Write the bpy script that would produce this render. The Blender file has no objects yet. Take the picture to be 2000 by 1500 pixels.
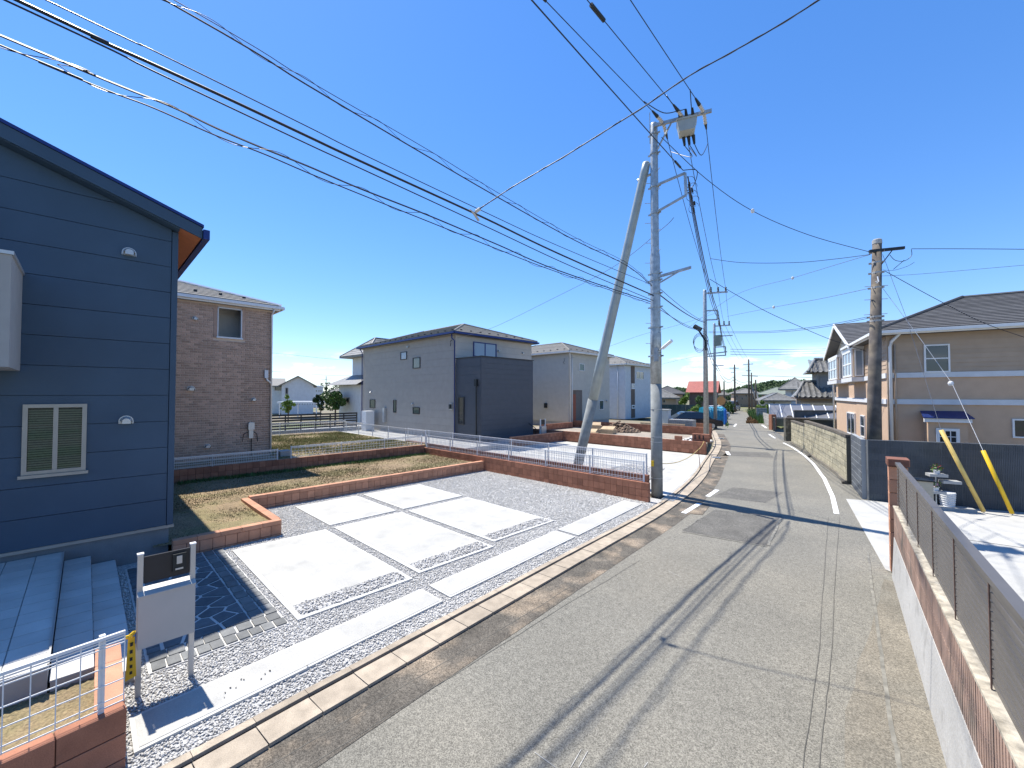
import bpy, math, random
import numpy as np
from mathutils import Vector, Matrix
R = math.radians
random.seed(7); rng = np.random.default_rng(7)
scn = bpy.context.scene
COL = scn.collection

# ------------------------------------------------------------------ camera, sky, sun, exposure
FPX, TH, PIT, CH = 815.0, R(44.4), R(1.4), 3.0
cam_d = bpy.data.cameras.new('camera'); cam = bpy.data.objects.new('camera', cam_d); COL.objects.link(cam)
cam.location = (0, 0, CH); cam.rotation_euler = (R(90) + PIT, 0, TH)
cam_d.sensor_width = 36; cam_d.lens = 36 * FPX / 2000; cam_d.clip_start = 0.05; cam_d.clip_end = 6000
scn.camera = cam
SUN_EL, SUN_AZ = R(62), math.atan2(-0.998, -0.065)      # azimuth from +Y towards +X
wd = bpy.data.worlds.new('World'); scn.world = wd; wd.use_nodes = True
nt = wd.node_tree; nt.nodes.clear()
def N(t, typ, **k):
    n = t.nodes.new(typ)
    for a, b in k.items(): setattr(n, a, b)
    return n
sky = N(nt, 'ShaderNodeTexSky', sky_type='NISHITA', sun_disc=False)
sky.sun_elevation = SUN_EL; sky.sun_rotation = SUN_AZ; sky.altitude = 100; sky.air_density = 1.0; sky.dust_density = 0.1; sky.ozone_density = 3.0
tc = N(nt, 'ShaderNodeTexCoord'); sep = N(nt, 'ShaderNodeSeparateXYZ')
nt.links.new(tc.outputs['Generated'], sep.inputs[0])
mp = N(nt, 'ShaderNodeMapping'); mp.inputs['Scale'].default_value = (1, 1, 4.2); nt.links.new(tc.outputs['Generated'], mp.inputs[0])
cn = N(nt, 'ShaderNodeTexNoise'); cn.inputs['Scale'].default_value = 5.5; cn.inputs['Detail'].default_value = 8; cn.inputs['Roughness'].default_value = .62
nt.links.new(mp.outputs[0], cn.inputs[0])
cr = N(nt, 'ShaderNodeValToRGB'); cr.color_ramp.elements[0].position = .52; cr.color_ramp.elements[1].position = .68
nt.links.new(cn.outputs[0], cr.inputs[0])
band = N(nt, 'ShaderNodeValToRGB'); e = band.color_ramp.elements
e[0].position = .515; e[0].color = (0, 0, 0, 1); e[1].position = .527; e[1].color = (1, 1, 1, 1)
x = e.new(.535); x.color = (.75, .75, .75, 1); x = e.new(.548); x.color = (0, 0, 0, 1)
h = N(nt, 'ShaderNodeMath', operation='MULTIPLY_ADD'); h.inputs[1].default_value = .5; h.inputs[2].default_value = .5
nt.links.new(sep.outputs[2], h.inputs[0]); nt.links.new(h.outputs[0], band.inputs[0])
mm = N(nt, 'ShaderNodeMath', operation='MULTIPLY'); nt.links.new(cr.outputs[0], mm.inputs[0]); nt.links.new(band.outputs[0], mm.inputs[1])
mix = N(nt, 'ShaderNodeMixRGB'); mix.inputs[2].default_value = (8.5, 8.8, 9.2, 1)
hs = N(nt, 'ShaderNodeHueSaturation'); hs.inputs['Saturation'].default_value = 1.32; hs.inputs['Hue'].default_value = .505
gm_ = N(nt, 'ShaderNodeGamma'); gm_.inputs[1].default_value = .74; nt.links.new(sky.outputs[0], gm_.inputs[0]); gn = N(nt, 'ShaderNodeMixRGB', blend_type='MULTIPLY'); gn.inputs[0].default_value = 1; gn.inputs[2].default_value = (.95, 1.02, 1.17, 1); nt.links.new(gm_.outputs[0], gn.inputs[1]); nt.links.new(gn.outputs[0], hs.inputs['Color'])
nt.links.new(mm.outputs[0], mix.inputs[0]); nt.links.new(hs.outputs[0], mix.inputs[1])
bg = N(nt, 'ShaderNodeBackground'); bg.inputs[1].default_value = 0.15
wo = N(nt, 'ShaderNodeOutputWorld')
nt.links.new(mix.outputs[0], bg.inputs[0]); nt.links.new(bg.outputs[0], wo.inputs[0])
sl = bpy.data.lights.new('sun', 'SUN'); sl.energy = 4.2; sl.angle = R(.53); sl.color = (1, .955, .88)
so = bpy.data.objects.new('sun', sl); COL.objects.link(so)
sd = Vector((math.sin(SUN_AZ) * math.cos(SUN_EL), math.cos(SUN_AZ) * math.cos(SUN_EL), math.sin(SUN_EL)))
so.rotation_euler = sd.to_track_quat('Z', 'Y').to_euler(); so.location = (-20, 0, 40)
vs = scn.view_settings; vs.view_transform = 'Standard'; vs.look = 'None'; vs.gamma = 1; vs.use_curve_mapping = False; vs.exposure = 0.97

# ------------------------------------------------------------------ survey helpers (site points read off the photograph at a known plane)
_f = Vector((-math.sin(TH) * math.cos(PIT), math.cos(TH) * math.cos(PIT), math.sin(PIT)))
_r = Vector((math.cos(TH), math.sin(TH), 0)); _u = _r.cross(_f); _c = Vector((0, 0, CH))
def ray(x, y): return _f + _r * ((x - 1000) / FPX) - _u * ((y - 750) / FPX)
def G(x, y, z=0.0): d = ray(x, y); return _c + d * ((z - CH) / d.z)
def AX(x, y, X): d = ray(x, y); return _c + d * (X / d.x)
def AY(x, y, Y): d = ray(x, y); return _c + d * (Y / d.y)
def D(x, y, dep): return _c + ray(x, y) * dep

# ------------------------------------------------------------------ materials
MATS = {}
def M(name, col, rough=.8, noise=(6, .12), bump=None, orand=0.0, irand=0.0, metal=0.0, tint=None, spec=.4, fine=None, cells=None):
    if name in MATS: return MATS[name]
    m = bpy.data.materials.new(name); m.use_nodes = True; t = m.node_tree; b = t.nodes['Principled BSDF']
    b.inputs['Roughness'].default_value = rough; b.inputs['Metallic'].default_value = metal; b.inputs['Specular IOR Level'].default_value = spec
    geo = N(t, 'ShaderNodeNewGeometry'); L = t.links.new
    rgb = N(t, 'ShaderNodeRGB'); rgb.outputs[0].default_value = (*col, 1); cur = rgb.outputs[0]
    val = None
    def mul(a, b_):
        if a is None: return b_
        n = N(t, 'ShaderNodeMath', operation='MULTIPLY'); L(a, n.inputs[0]); L(b_, n.inputs[1]); return n.outputs[0]
    def nz(scale, det=5):
        n = N(t, 'ShaderNodeTexNoise'); n.inputs['Scale'].default_value = scale; n.inputs['Detail'].default_value = det; L(geo.outputs['Position'], n.inputs[0]); return n.outputs[0]
    def rmap(s, lo, hi, a=.3, c=.7):
        n = N(t, 'ShaderNodeMapRange'); L(s, n.inputs[0]); n.inputs[1].default_value = a; n.inputs[2].default_value = c; n.inputs[3].default_value = lo; n.inputs[4].default_value = hi; return n.outputs[0]
    if tint:                         # second colour by large noise: (colour, scale, lo, hi)
        mx = N(t, 'ShaderNodeMixRGB'); mx.inputs[2].default_value = (*tint[0], 1); L(cur, mx.inputs[1]); L(rmap(nz(tint[1], 6), 0, 1, tint[2], tint[3]), mx.inputs[0]); cur = mx.outputs[0]
    if noise: val = mul(val, rmap(nz(noise[0]), 1 - noise[1], 1 + noise[1]))
    if fine: val = mul(val, rmap(nz(fine[0], 2), 1 - fine[1], 1 + fine[1]))
    if cells:
        vn = N(t, 'ShaderNodeTexVoronoi'); vn.inputs['Scale'].default_value = cells[0]; L(geo.outputs['Position'], vn.inputs['Vector']); sx_ = N(t, 'ShaderNodeSeparateColor'); L(vn.outputs['Color'], sx_.inputs[0]); val = mul(val, rmap(sx_.outputs[0], 1 - cells[1], 1 + cells[1], 0, 1))
    if orand:
        oi = N(t, 'ShaderNodeObjectInfo'); val = mul(val, rmap(oi.outputs['Random'], 1 - orand, 1 + orand, 0, 1))
    if irand: val = mul(val, rmap(geo.outputs['Random Per Island'], 1 - irand, 1 + irand, 0, 1))
    if val is not None:
        vm = N(t, 'ShaderNodeVectorMath', operation='SCALE'); L(cur, vm.inputs[0]); L(val, vm.inputs['Scale']); cur = vm.outputs[0]
    L(cur, b.inputs['Base Color'])
    if bump:
        bp = N(t, 'ShaderNodeBump'); bp.inputs['Strength'].default_value = bump[1]; bp.inputs['Distance'].default_value = bump[2] if len(bump) > 2 else .01
        L(nz(bump[0], 4), bp.inputs['Height']); L(bp.outputs[0], b.inputs['Normal'])
    MATS[name] = m; return m
def glass(name, col, rough=.04):
    m = M(name, col, rough, None, spec=.8); return m
asphalt = M('asphalt', (.176, .166, .137), .9, (.7, .10), (120, .35, .004), tint=((.195, .178, .140), .35, .45, .8), fine=(14, .12), cells=(125, .48))
asph_dark = M('asphalt_dark', (.118, .111, .095), .9, (2.5, .18), (120, .35, .004), fine=(14, .12), cells=(125, .55))
asph_dirty = M('asphalt_shoulder', (.10, .088, .070), .95, (3.0, .30), (120, .5, .006), tint=((.24, .19, .135), 1.6, .50, .66), fine=(30, .2), cells=(120, .5))
dirt_edge = M('dusty_concrete_edge', (.182, .162, .125), .95, (2.2, .16), (80, .4, .006), tint=((.145, .134, .108), .8, .45, .7), fine=(30, .15), cells=(120, .4))
concrete = M('concrete_white', (.41, .40, .365), .85, (1.5, .10), (90, .3, .004), tint=((.34, .335, .31), 2.8, .55, .75), fine=(70, .09))
conc_rim = M('concrete_trowelled', (.50, .49, .455), .75, (5, .05))
conc_step = M('porch_tile', (.50, .485, .45), .7, (2.5, .10), orand=.07, fine=(120, .08))
conc_grey = M('concrete_grey', (.33, .33, .32), .85, (4, .12), (60, .3, .004))
gut_conc = M('gutter_concrete', (.36, .30, .225), .9, (7, .18), (90, .4, .004), orand=.10, fine=(110, .16))
gravel_m = M('gravel_stone', (.50, .482, .445), .8, (.9, .10), irand=.27, fine=(60, .12))
gravel_b = M('gravel_bed', (.40, .395, .38), .95, (30, .25), (60, .8, .02), fine=(55, .35))
pebble_m = M('pebble_stone', (.52, .50, .465), .75, None, irand=.38, fine=(40, .15))
soil = M('soil_brown', (.245, .178, .102), .95, (2.2, .2), (25, .9, .04), tint=((.20, .165, .08), 1.2, .45, .62), fine=(45, .3))
grass_m = M('dry_grass_blade', (.165, .14, .062), .8, (1.5, .2), irand=.55)
red_block = M('red_block', (.325, .142, .084), .9, (6, .13), (70, .35, .005), orand=.20, fine=(150, .14))
pink_block = M('red_block_pale', (.47, .235, .142), .9, (6, .12), (70, .35, .005), orand=.14, fine=(150, .12))
mortar_red = M('red_mortar', (.13, .055, .035), .95, (8, .1))
navy = M('navy_siding', (.038, .072, .115), .5, (1.2, .10), (260, .22, .003), orand=.04, fine=(300, .22))
navy_trim = M('navy_metal', (.018, .036, .15), .35, (4, .05), metal=.3)
found = M('house_foundation', (.155, .17, .18), .85, (5, .08), fine=(80, .06))
wood_soffit = M('orange_soffit', (.42, .145, .06), .6, (10, .1))
greige = M('greige_siding', (.33, .325, .31), .8, (4, .05), (200, .2, .003), fine=(200, .08))
white_al = M('white_aluminium', (.72, .72, .71), .4, (6, .03))
silver = M('silver_aluminium', (.50, .50, .49), .38, (5, .04), metal=.55)
champagne = M('champagne_aluminium', (.34, .315, .275), .4, (5, .05), metal=.3)
black_al = M('black_aluminium', (.022, .022, .025), .4, (5, .1))
steel = M('galvanised_steel', (.36, .385, .39), .42, (9, .22), metal=.55, fine=(30, .06))
pole_conc = M('pole_concrete', (.235, .245, .235), .85, (6, .16), (60, .2, .003))
strut_m = M('strut_steel', (.32, .365, .37), .5, (4, .10), metal=.35)
old_pole = M('old_pole_concrete', (.118, .102, .090), .9, (4, .3), (50, .3, .004), tint=((.17, .14, .10), 2, .45, .7))
cable_m = M('black_cable', (.012, .013, .018), .45, None)
cable_g = M('grey_cable', (.10, .11, .13), .5, None)
ceram = M('insulator_ceramic', (.55, .50, .44), .25, None)
rubber = M('black_rubber', (.012, .016, .018), .5, None)
flag = M('dark_flagstone', (.10, .112, .118), .7, (9, .2), (40, .4, .006), orand=.22, fine=(60, .1))
flag_l = M('grey_sett_stone', (.15, .152, .145), .75, (9, .18), (40, .4, .006), orand=.2, fine=(60, .1))
grout = M('pale_grout', (.56, .54, .50), .9, (12, .1))
glass_dk = glass('window_glass_dark', (.025, .032, .038))
glass_gr = glass('window_glass_green', (.055, .095, .085), .06)
glass_bl = glass('window_glass_pale', (.28, .33, .38), .05)
blind = M('window_blind', (.50, .52, .47), .6, (40, .1))
def clear_glass(name, tint):
    m = bpy.data.materials.new(name); m.use_nodes = True; t = m.node_tree; t.nodes.clear(); o = N(t, 'ShaderNodeOutputMaterial'); tr = N(t, 'ShaderNodeBsdfTransparent'); tr.inputs[0].default_value = (*tint, 1)
    gl = N(t, 'ShaderNodeBsdfGlossy'); gl.inputs['Roughness'].default_value = .02; fr = N(t, 'ShaderNodeFresnel'); fr.inputs[0].default_value = 1.6; mx = N(t, 'ShaderNodeMixShader')
    t.links.new(fr.outputs[0], mx.inputs[0]); t.links.new(tr.outputs[0], mx.inputs[1]); t.links.new(gl.outputs[0], mx.inputs[2]); t.links.new(mx.outputs[0], o.inputs[0]); return m
glass_cl = clear_glass('window_glass_clear', (.44, .54, .51))
white_pl = M('white_plaster', (.60, .61, .62), .85, (3, .06), fine=(120, .05))
cream = M('cream_siding', (.50, .475, .415), .8, (3, .05), (160, .2, .003), fine=(180, .07))
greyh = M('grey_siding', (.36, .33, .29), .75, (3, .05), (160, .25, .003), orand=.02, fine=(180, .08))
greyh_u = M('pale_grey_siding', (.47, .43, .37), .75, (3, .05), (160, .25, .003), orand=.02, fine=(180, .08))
darkbox = M('charcoal_siding', (.070, .078, .092), .6, (3, .06), (200, .3, .004), orand=.03, fine=(180, .12))
brown_p = M('brown_panel', (.15, .105, .08), .7, (5, .1))
brick_m = M('brown_brick', (.47, .315, .235), .9, (7, .12), orand=.20, irand=.24, fine=(90, .14))
brick_mo = M('pale_mortar', (.66, .53, .42), .95, (14, .08))
shingle = M('grey_shingle', (.205, .195, .175), .85, (5, .14), irand=.12, fine=(60, .15))
shingle_d = M('charcoal_shingle', (.088, .088, .090), .85, (4, .15), irand=.16, fine=(60, .15))
tile_j = M('silver_roof_tile', (.175, .170, .155), .5, (3, .25), irand=.2, fine=(30, .2))
peach = M('peach_stucco', (.52, .365, .25), .9, (3, .05), (120, .4, .005), fine=(140, .07))
tan_sid = M('tan_lap_siding', (.40, .30, .215), .75, (3, .06), irand=.05)
blk_tan = M('mossy_concrete_block', (.36, .325, .225), .95, (5, .22), (45, .4, .006), orand=.12, tint=((.17, .16, .11), 2.6, .54, .72), fine=(70, .14))
blk_cap = M('weathered_wall_cap', (.115, .10, .08), .95, (6, .3), (40, .4, .006))
blk_dark = M('fluted_slate_block', (.062, .070, .080), .8, (3, .2), orand=.13, tint=((.085, .095, .095), 1.2, .5, .7))
blk_joint = M('slate_joint', (.10, .11, .12), .9, None)
brownfence = M('taupe_aluminium', (.135, .125, .115), .4, (4, .06), metal=.25)
leaf_m = M('leaf_green', (.055, .115, .022), .6, (4, .25), irand=.5)
leaf_y = M('leaf_lime', (.14, .22, .03), .6, (4, .25), irand=.4)
leaf_d = M('leaf_dark', (.028, .060, .018), .7, (1, .3), irand=.5)
bark = M('bark', (.12, .085, .055), .9, (8, .2))
line_w = M('road_paint_white', (.72, .72, .70), .7, (5, .10), fine=(60, .12))
yellow_p = M('yellow_plastic', (.72, .46, .02), .45, (6, .06))
pale_y = M('pale_yellow_plastic', (.60, .43, .13), .5, (6, .1))
tarp = M('teal_tarp', (.02, .20, .30), .4, (4, .25), (6, .9, .08))
blue_p = M('blue_plastic', (.02, .13, .45), .4, (4, .1))
carpaint = M('dark_car_paint', (.012, .016, .03), .15, None, metal=.3, spec=.8)
carwhite = M('white_car_paint', (.62, .63, .64), .2, None, spec=.8)
redroof = M('red_metal_roof', (.34, .105, .075), .6, (4, .2), tint=((.30, .09, .07), 2, .5, .7))
greenwall = M('green_sheet_fence', (.045, .075, .068), .7, (2, .25), tint=((.09, .11, .10), 1.5, .5, .7))
beige_h = M('beige_stucco', (.40, .31, .235), .9, (3, .06))
brown_h = M('brown_stucco', (.19, .14, .115), .9, (3, .08))
greenroof = M('sage_roof', (.21, .235, .19), .8, (3, .1))
hill_m = M('hill_soil', (.05, .075, .025), .95, (.05, .2))
poly_m = M('grey_polycarbonate', (.16, .16, .165), .25, (2, .1))
ground_m = M('ground_earth', (.20, .17, .12), .95, (.25, .2), (8, .6, .05), tint=((.12, .14, .05), .12, .48, .6))
wood_m = M('timber', (.48, .36, .22), .8, (6, .15))
card_m = M('cardboard', (.50, .37, .23), .85, (6, .1))
orange_m = M('orange_mirror_shell', (.65, .30, .10), .5, (5, .1))

# ------------------------------------------------------------------ mesh helpers
class MB:
    def __init__(s, o=None, yaw=0.0):
        s.v = []; s.f = []; s.o = Vector(o) if o is not None else Vector((0, 0, 0)); s.c = math.cos(yaw); s.s = math.sin(yaw)
    def P(s, p): return (s.o.x + s.c * p[0] - s.s * p[1], s.o.y + s.s * p[0] + s.c * p[1], s.o.z + p[2])
    def add(s, vs, fs):
        b = len(s.v); s.v += [s.P(p) for p in vs]; s.f += [tuple(b + i for i in f) for f in fs]; return s
    def box(s, x0, y0, z0, x1, y1, z1):
        if x0 > x1: x0, x1 = x1, x0
        if y0 > y1: y0, y1 = y1, y0
        return s.add([(x0,y0,z0),(x1,y0,z0),(x1,y1,z0),(x0,y1,z0),(x0,y0,z1),(x1,y0,z1),(x1,y1,z1),(x0,y1,z1)],
                     [(0,3,2,1),(4,5,6,7),(0,1,5,4),(1,2,6,5),(2,3,7,6),(3,0,4,7)])
    def poly(s, pts): return s.add(pts, [tuple(range(len(pts)))])
    def ext(s, pts, vec):
        n = len(pts); vec = Vector(vec); q = [tuple(Vector(p) + vec) for p in pts]
        return s.add([tuple(p) for p in pts] + q, [tuple(range(n))[::-1], tuple(range(n, 2 * n))] + [(i, (i+1) % n, n + (i+1) % n, n + i) for i in range(n)])
    def tube(s, path, r, n=8, caps=True):
        P = [Vector(p) for p in path]; vs = []; fs = []; rr = r if isinstance(r, (list, tuple)) else [r] * len(P)
        for i, p in enumerate(P):
            t = (P[min(i+1, len(P)-1)] - P[max(i-1, 0)])
            t = t.normalized() if t.length > 1e-9 else Vector((0,0,1))
            a = t.cross(Vector((0,0,1)) if abs(t.z) < .95 else Vector((0,1,0))).normalized(); b = t.cross(a)
            for k in range(n):
                an = 2 * math.pi * k / n; vs.append(tuple(p + (a * math.cos(an) + b * math.sin(an)) * rr[i]))
        for i in range(len(P) - 1):
            for k in range(n): fs.append((i*n+k, i*n+(k+1) % n, (i+1)*n+(k+1) % n, (i+1)*n+k))
        if caps: fs += [tuple(range(n))[::-1], tuple(range((len(P)-1)*n, len(P)*n))]
        return s.add(vs, fs)
    def lathe(s, prof, c=(0,0,0), n=16):     # prof: (r, z)
        return s.tube_z([(c[0], c[1], c[2] + z) for r, z in prof], [r for r, z in prof], n)
    def tube_z(s, P, rr, n):
        vs = []; fs = []
        for p, r in zip(P, rr):
            for k in range(n): a = 2*math.pi*k/n; vs.append((p[0]+r*math.cos(a), p[1]+r*math.sin(a), p[2]))
        for i in range(len(P)-1):
            for k in range(n): fs.append((i*n+k, i*n+(k+1) % n, (i+1)*n+(k+1) % n, (i+1)*n+k))
        fs += [tuple(range(n))[::-1], tuple(range((len(P)-1)*n, len(P)*n))]
        return s.add(vs, fs)
    def build(s, name, mat, parent=None, smooth=False, **props):
        me = bpy.data.meshes.new(name); me.from_pydata(s.v, [], s.f); me.materials.append(mat); me.update()
        if smooth: me.polygons.foreach_set('use_smooth', [True] * len(me.polygons))
        return link(bpy.data.objects.new(name, me), parent, **props)
def wloc(o):
    v = Vector((0,0,0))
    while o: v += o.location; o = o.parent
    return v
def link(o, parent=None, loc=(0,0,0), **props):
    COL.objects.link(o)
    if parent: o.parent = parent; o.location = Vector(loc) - wloc(parent)
    else: o.location = loc
    for k, v in props.items(): o[k] = v
    return o
def thing(name, loc, label, cat, group=None):
    o = bpy.data.objects.new(name, None); o.empty_display_size = .2; link(o, None, loc); o['label'] = label; o['category'] = cat
    if group: o['group'] = group
    return o
def tag(o, label, cat, group=None):
    o['label'] = label; o['category'] = cat
    if group: o['group'] = group
    return o
def struct(o): o['kind'] = 'structure'; return o
def np_mesh(name, V, F, mat, parent=None, **props):
    me = bpy.data.meshes.new(name); n, k = F.shape
    me.vertices.add(len(V)); me.vertices.foreach_set('co', V.astype(np.float32).ravel())
    me.loops.add(n * k); me.loops.foreach_set('vertex_index', F.astype(np.int32).ravel())
    me.polygons.add(n); me.polygons.foreach_set('loop_start', np.arange(0, n*k, k, dtype=np.int32)); me.update(calc_edges=True)
    me.materials.append(mat); return link(bpy.data.objects.new(name, me), parent, **props)
UNIT = {}
def unit_mesh(mat, c=.045):
    key = (mat.name, c)
    if key in UNIT: return UNIT[key]
    vs = []; idx = {}
    for sx in (-1, 1):
        for sy in (-1, 1):
            for sz in (-1, 1):
                for ax in range(3):
                    p = [sx*.5, sy*.5, sz*.5]
                    for b in range(3):
                        if b != ax: p[b] *= (1 - 2*c)
                    idx[(sx, sy, sz, ax)] = len(vs); vs.append(tuple(p))
    fs = []
    for ax in range(3):
        a, b = [(1,2),(2,0),(0,1)][ax]
        for s in (-1, 1):
            q = []
            for (p, r) in ((-1,-1),(1,-1),(1,1),(-1,1)):
                k = [0,0,0]; k[ax] = s; k[a] = p; k[b] = r; q.append(idx[(*k, ax)])
            fs.append(tuple(q) if s > 0 else tuple(q[::-1]))
    for ax in range(3):          # edges along ax
        a, b = [(1,2),(2,0),(0,1)][ax]
        for p in (-1, 1):
            for r in (-1, 1):
                k0 = [0,0,0]; k1 = [0,0,0]; k0[ax] = -1; k1[ax] = 1
                for k in (k0, k1): k[a] = p; k[b] = r
                q = (idx[(*k0, a)], idx[(*k1, a)], idx[(*k1, b)], idx[(*k0, b)])
                fs.append(q if p * r > 0 else q[::-1])
    for sx in (-1, 1):
        for sy in (-1, 1):
            for sz in (-1, 1):
                q = (idx[(sx,sy,sz,0)], idx[(sx,sy,sz,1)], idx[(sx,sy,sz,2)]); fs.append(q if sx*sy*sz > 0 else q[::-1])
    me = bpy.data.meshes.new('block'); me.from_pydata(vs, [], fs); me.materials.append(mat); me.update(); UNIT[key] = me; return me
def block(name, mat, c, size, rz=0.0, parent=None, ch=.045, **props):
    o = bpy.data.objects.new(name, unit_mesh(mat, ch)); link(o, parent, c, **props); o.scale = size; o.rotation_euler = (0, 0, rz); return o
def lerp(a, b, t): return Vector(a) * (1-t) + Vector(b) * t

# ------------------------------------------------------------------ setting: ground, road, gutter
g = MB(); g.poly([(-900,-300,-.06),(900,-300,-.06),(900,1500,-.06),(-900,1500,-.06)])
struct(g.build('ground', ground_m))
LE = [(-2.9,-14),(-3.75,-6),(-4.2,0),(-4.36,1.9),(-4.66,6.2),(-5.0,10.8),(-5.75,15),(-6.75,18.9),(-8.63,25.9),(-10.9,32.2),(-13.2,38.6),(-14.9,46),(-16.6,54),(-19.4,63),(-24,76),(-34,98)]
RE = [(2.0,-14),(1.15,-5),(.65,0),(.09,4.9),(-.41,9.5),(-1.0,15.3),(-1.7,18.2),(-3.4,23.9),(-5.6,29.9),(-7.9,36.5),(-10.0,43),(-12.5,52),(-15.5,61),(-19.5,73),(-29,95)]
def spl(pts, n=120):
    P = [Vector((*p, 0)) for p in pts]; out = []
    L = [0]
    for a, b in zip(P, P[1:]): L.append(L[-1] + (b-a).length)
    for i in range(n):
        s = L[-1] * i / (n-1); k = max(j for j in range(len(P)-1) if L[j] <= s + 1e-9); t = (s - L[k]) / (L[k+1]-L[k])
        p0, p1, p2, p3 = P[max(k-1,0)], P[k], P[k+1], P[min(k+2,len(P)-1)]
        m1 = (p2-p0)*.5; m2 = (p3-p1)*.5
        out.append(p1*(2*t**3-3*t*t+1) + m1*(t**3-2*t*t+t) + p2*(-2*t**3+3*t*t) + m2*(t**3-t*t))
    return out
def at_y(poly, y):
    for a, b in zip(poly, poly[1:]):
        if a.y <= y <= b.y: return lerp(a, b, (y-a.y)/(b.y-a.y))
    return poly[-1]
LS, RS = spl(LE), spl(RE)
def ribbon(A, B, z, name, mat, kind=True, thick=0):
    m = MB()
    for i in range(len(A)-1): m.poly([(A[i].x,A[i].y,z),(B[i].x,B[i].y,z),(B[i+1].x,B[i+1].y,z),(A[i+1].x,A[i+1].y,z)])
    o = m.build(name, mat); 
    return struct(o) if kind else o
ys = [ -14 + i * (110/219) for i in range(220)]
LA = [at_y(LS, y) for y in ys]; RA = [at_y(RS, y) for y in ys]
ribbon(LA, [p + Vector((.25,0,0)) for p in RA], 0.0, 'road', asphalt)
def off(P, d): return [p + Vector((d, 0, 0)) for p in P]
nn = [i for i, y in enumerate(ys) if -14 <= y <= 34]
ribbon(off([LA[i] for i in nn], .30), off([LA[i] for i in nn], .80), .004, 'road_shoulder', asph_dirty)
nr = [i for i, y in enumerate(ys) if -8 <= y <= 9.6]
ribbon([RA[i] + Vector((-.62*min(1, max(.03, (9.7-ys[i])/4.5)) + random.uniform(-.03,.03), 0, 0)) for i in nr], off([RA[i] for i in nr], .02), .004, 'road_verge', dirt_edge)
# seams and patches
def sheet(name, pts, z, mat, kind='structure'):
    m = MB(); m.poly([(p[0], p[1], z) for p in pts]); o = m.build(name, mat); o['kind'] = kind; return o
def gp(*px): return [tuple(G(*p))[:2] for p in px]
sheet('road_patch', gp((1333,1037),(1498,1066),(1527,1008),(1395,996)), .004, asph_dark)
sheet('road_patch', gp((1392,970),(1495,982),(1530,962),(1432,952)), .004, asph_dark)
sheet('road_patch', gp((1300,1000),(1372,1006),(1388,986),(1345,980)), .008, asph_dirty)
sheet('road_patch', gp((1410,890),(1512,894),(1500,884),(1425,882)), .004, asph_dark)
seam = M('seam_sealant', (.19, .18, .15), .9, (9, .35)); seam2 = M('seam_crack', (.122, .115, .097), .95, (10, .3))
def strip(name, px, w, z, mat, kind='structure', jit=0.0):
    P = [G(*p) for p in px]; Q = []
    for a, b in zip(P, P[1:]):
        for i in range(8): Q.append(lerp(a, b, i/8) + Vector((random.uniform(-jit, jit), 0, 0)))
    Q.append(P[-1]); m = MB()
    for i in range(len(Q)-1):
        d = (Q[i+1]-Q[i]).normalized(); n = Vector((-d.y, d.x, 0)) * w * .5
        m.poly([tuple(Q[i]-n)[:2]+(z,), tuple(Q[i+1]-n)[:2]+(z,), tuple(Q[i+1]+n)[:2]+(z,), tuple(Q[i]+n)[:2]+(z,)])
    o = m.build(name, mat); o['kind'] = kind; return o
strip('road_seam', [(1333,1039),(1498,1068)], .03, .008, seam, jit=.01); strip('road_seam', [(1500,1066),(1525,1012)], .05, .009, seam, jit=.02); strip('road_seam', [(1335,1035),(1375,1008)], .04, .009, seam, jit=.02)
strip('road_seam', [(1640,1010),(1632,1110),(1622,1300),(1600,1500)], .007, .006, seam2, jit=.006)
strip('road_seam', [(1618,1010),(1610,1110),(1597,1300),(1568,1500)], .007, .006, seam2, jit=.006)
strip('road_seam', [(1695,1080),(1703,1150),(1722,1280),(1742,1420),(1760,1510)], .035, .0075, seam, jit=.006)
strip('road_seam', [(1250,1095),(1100,1185),(820,1360),(600,1500)], .007, .006, seam2, jit=.006)
strip('road_seam', [(1170,1112),(1060,1180),(800,1335),(520,1500)], .007, .006, seam2, jit=.01)
for pp in ([(1044,1470),(1085,1500)], [(1135,1465),(1115,1500)], [(1148,1468),(1130,1500)], [(1305,1115),(1330,1128)], [(1395,1083),(1412,1087)], [(1265,1490),(1258,1500)]):
    strip('chalk_mark', pp, .005, .006, M('faded_chalk', (.42,.41,.38), .9, (20,.3)))
# painted lines
strip('road_line', [(1634,1004),(1626,970),(1610,935),(1588,905),(1570,889),(1548,874),(1530,865)], .11, .008, line_w)
strip('road_line', [(1514,856),(1506,851),(1502,848)], .11, .008, line_w); strip('road_line', [(1497,836),(1488,830)], .16, .008, line_w); strip('road_line', [(1480,822),(1462,813)], .12, .008, line_w)
strip('road_line', [(1335,1003),(1366,984)], .13, .012, line_w); strip('road_line', [(1382,970),(1401,957)], .13, .008, line_w)
strip('road_line', [(1424,889),(1420,882)], .16, .008, line_w); strip('road_line', [(1434,833),(1438,828)], .16, .008, line_w)
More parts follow.
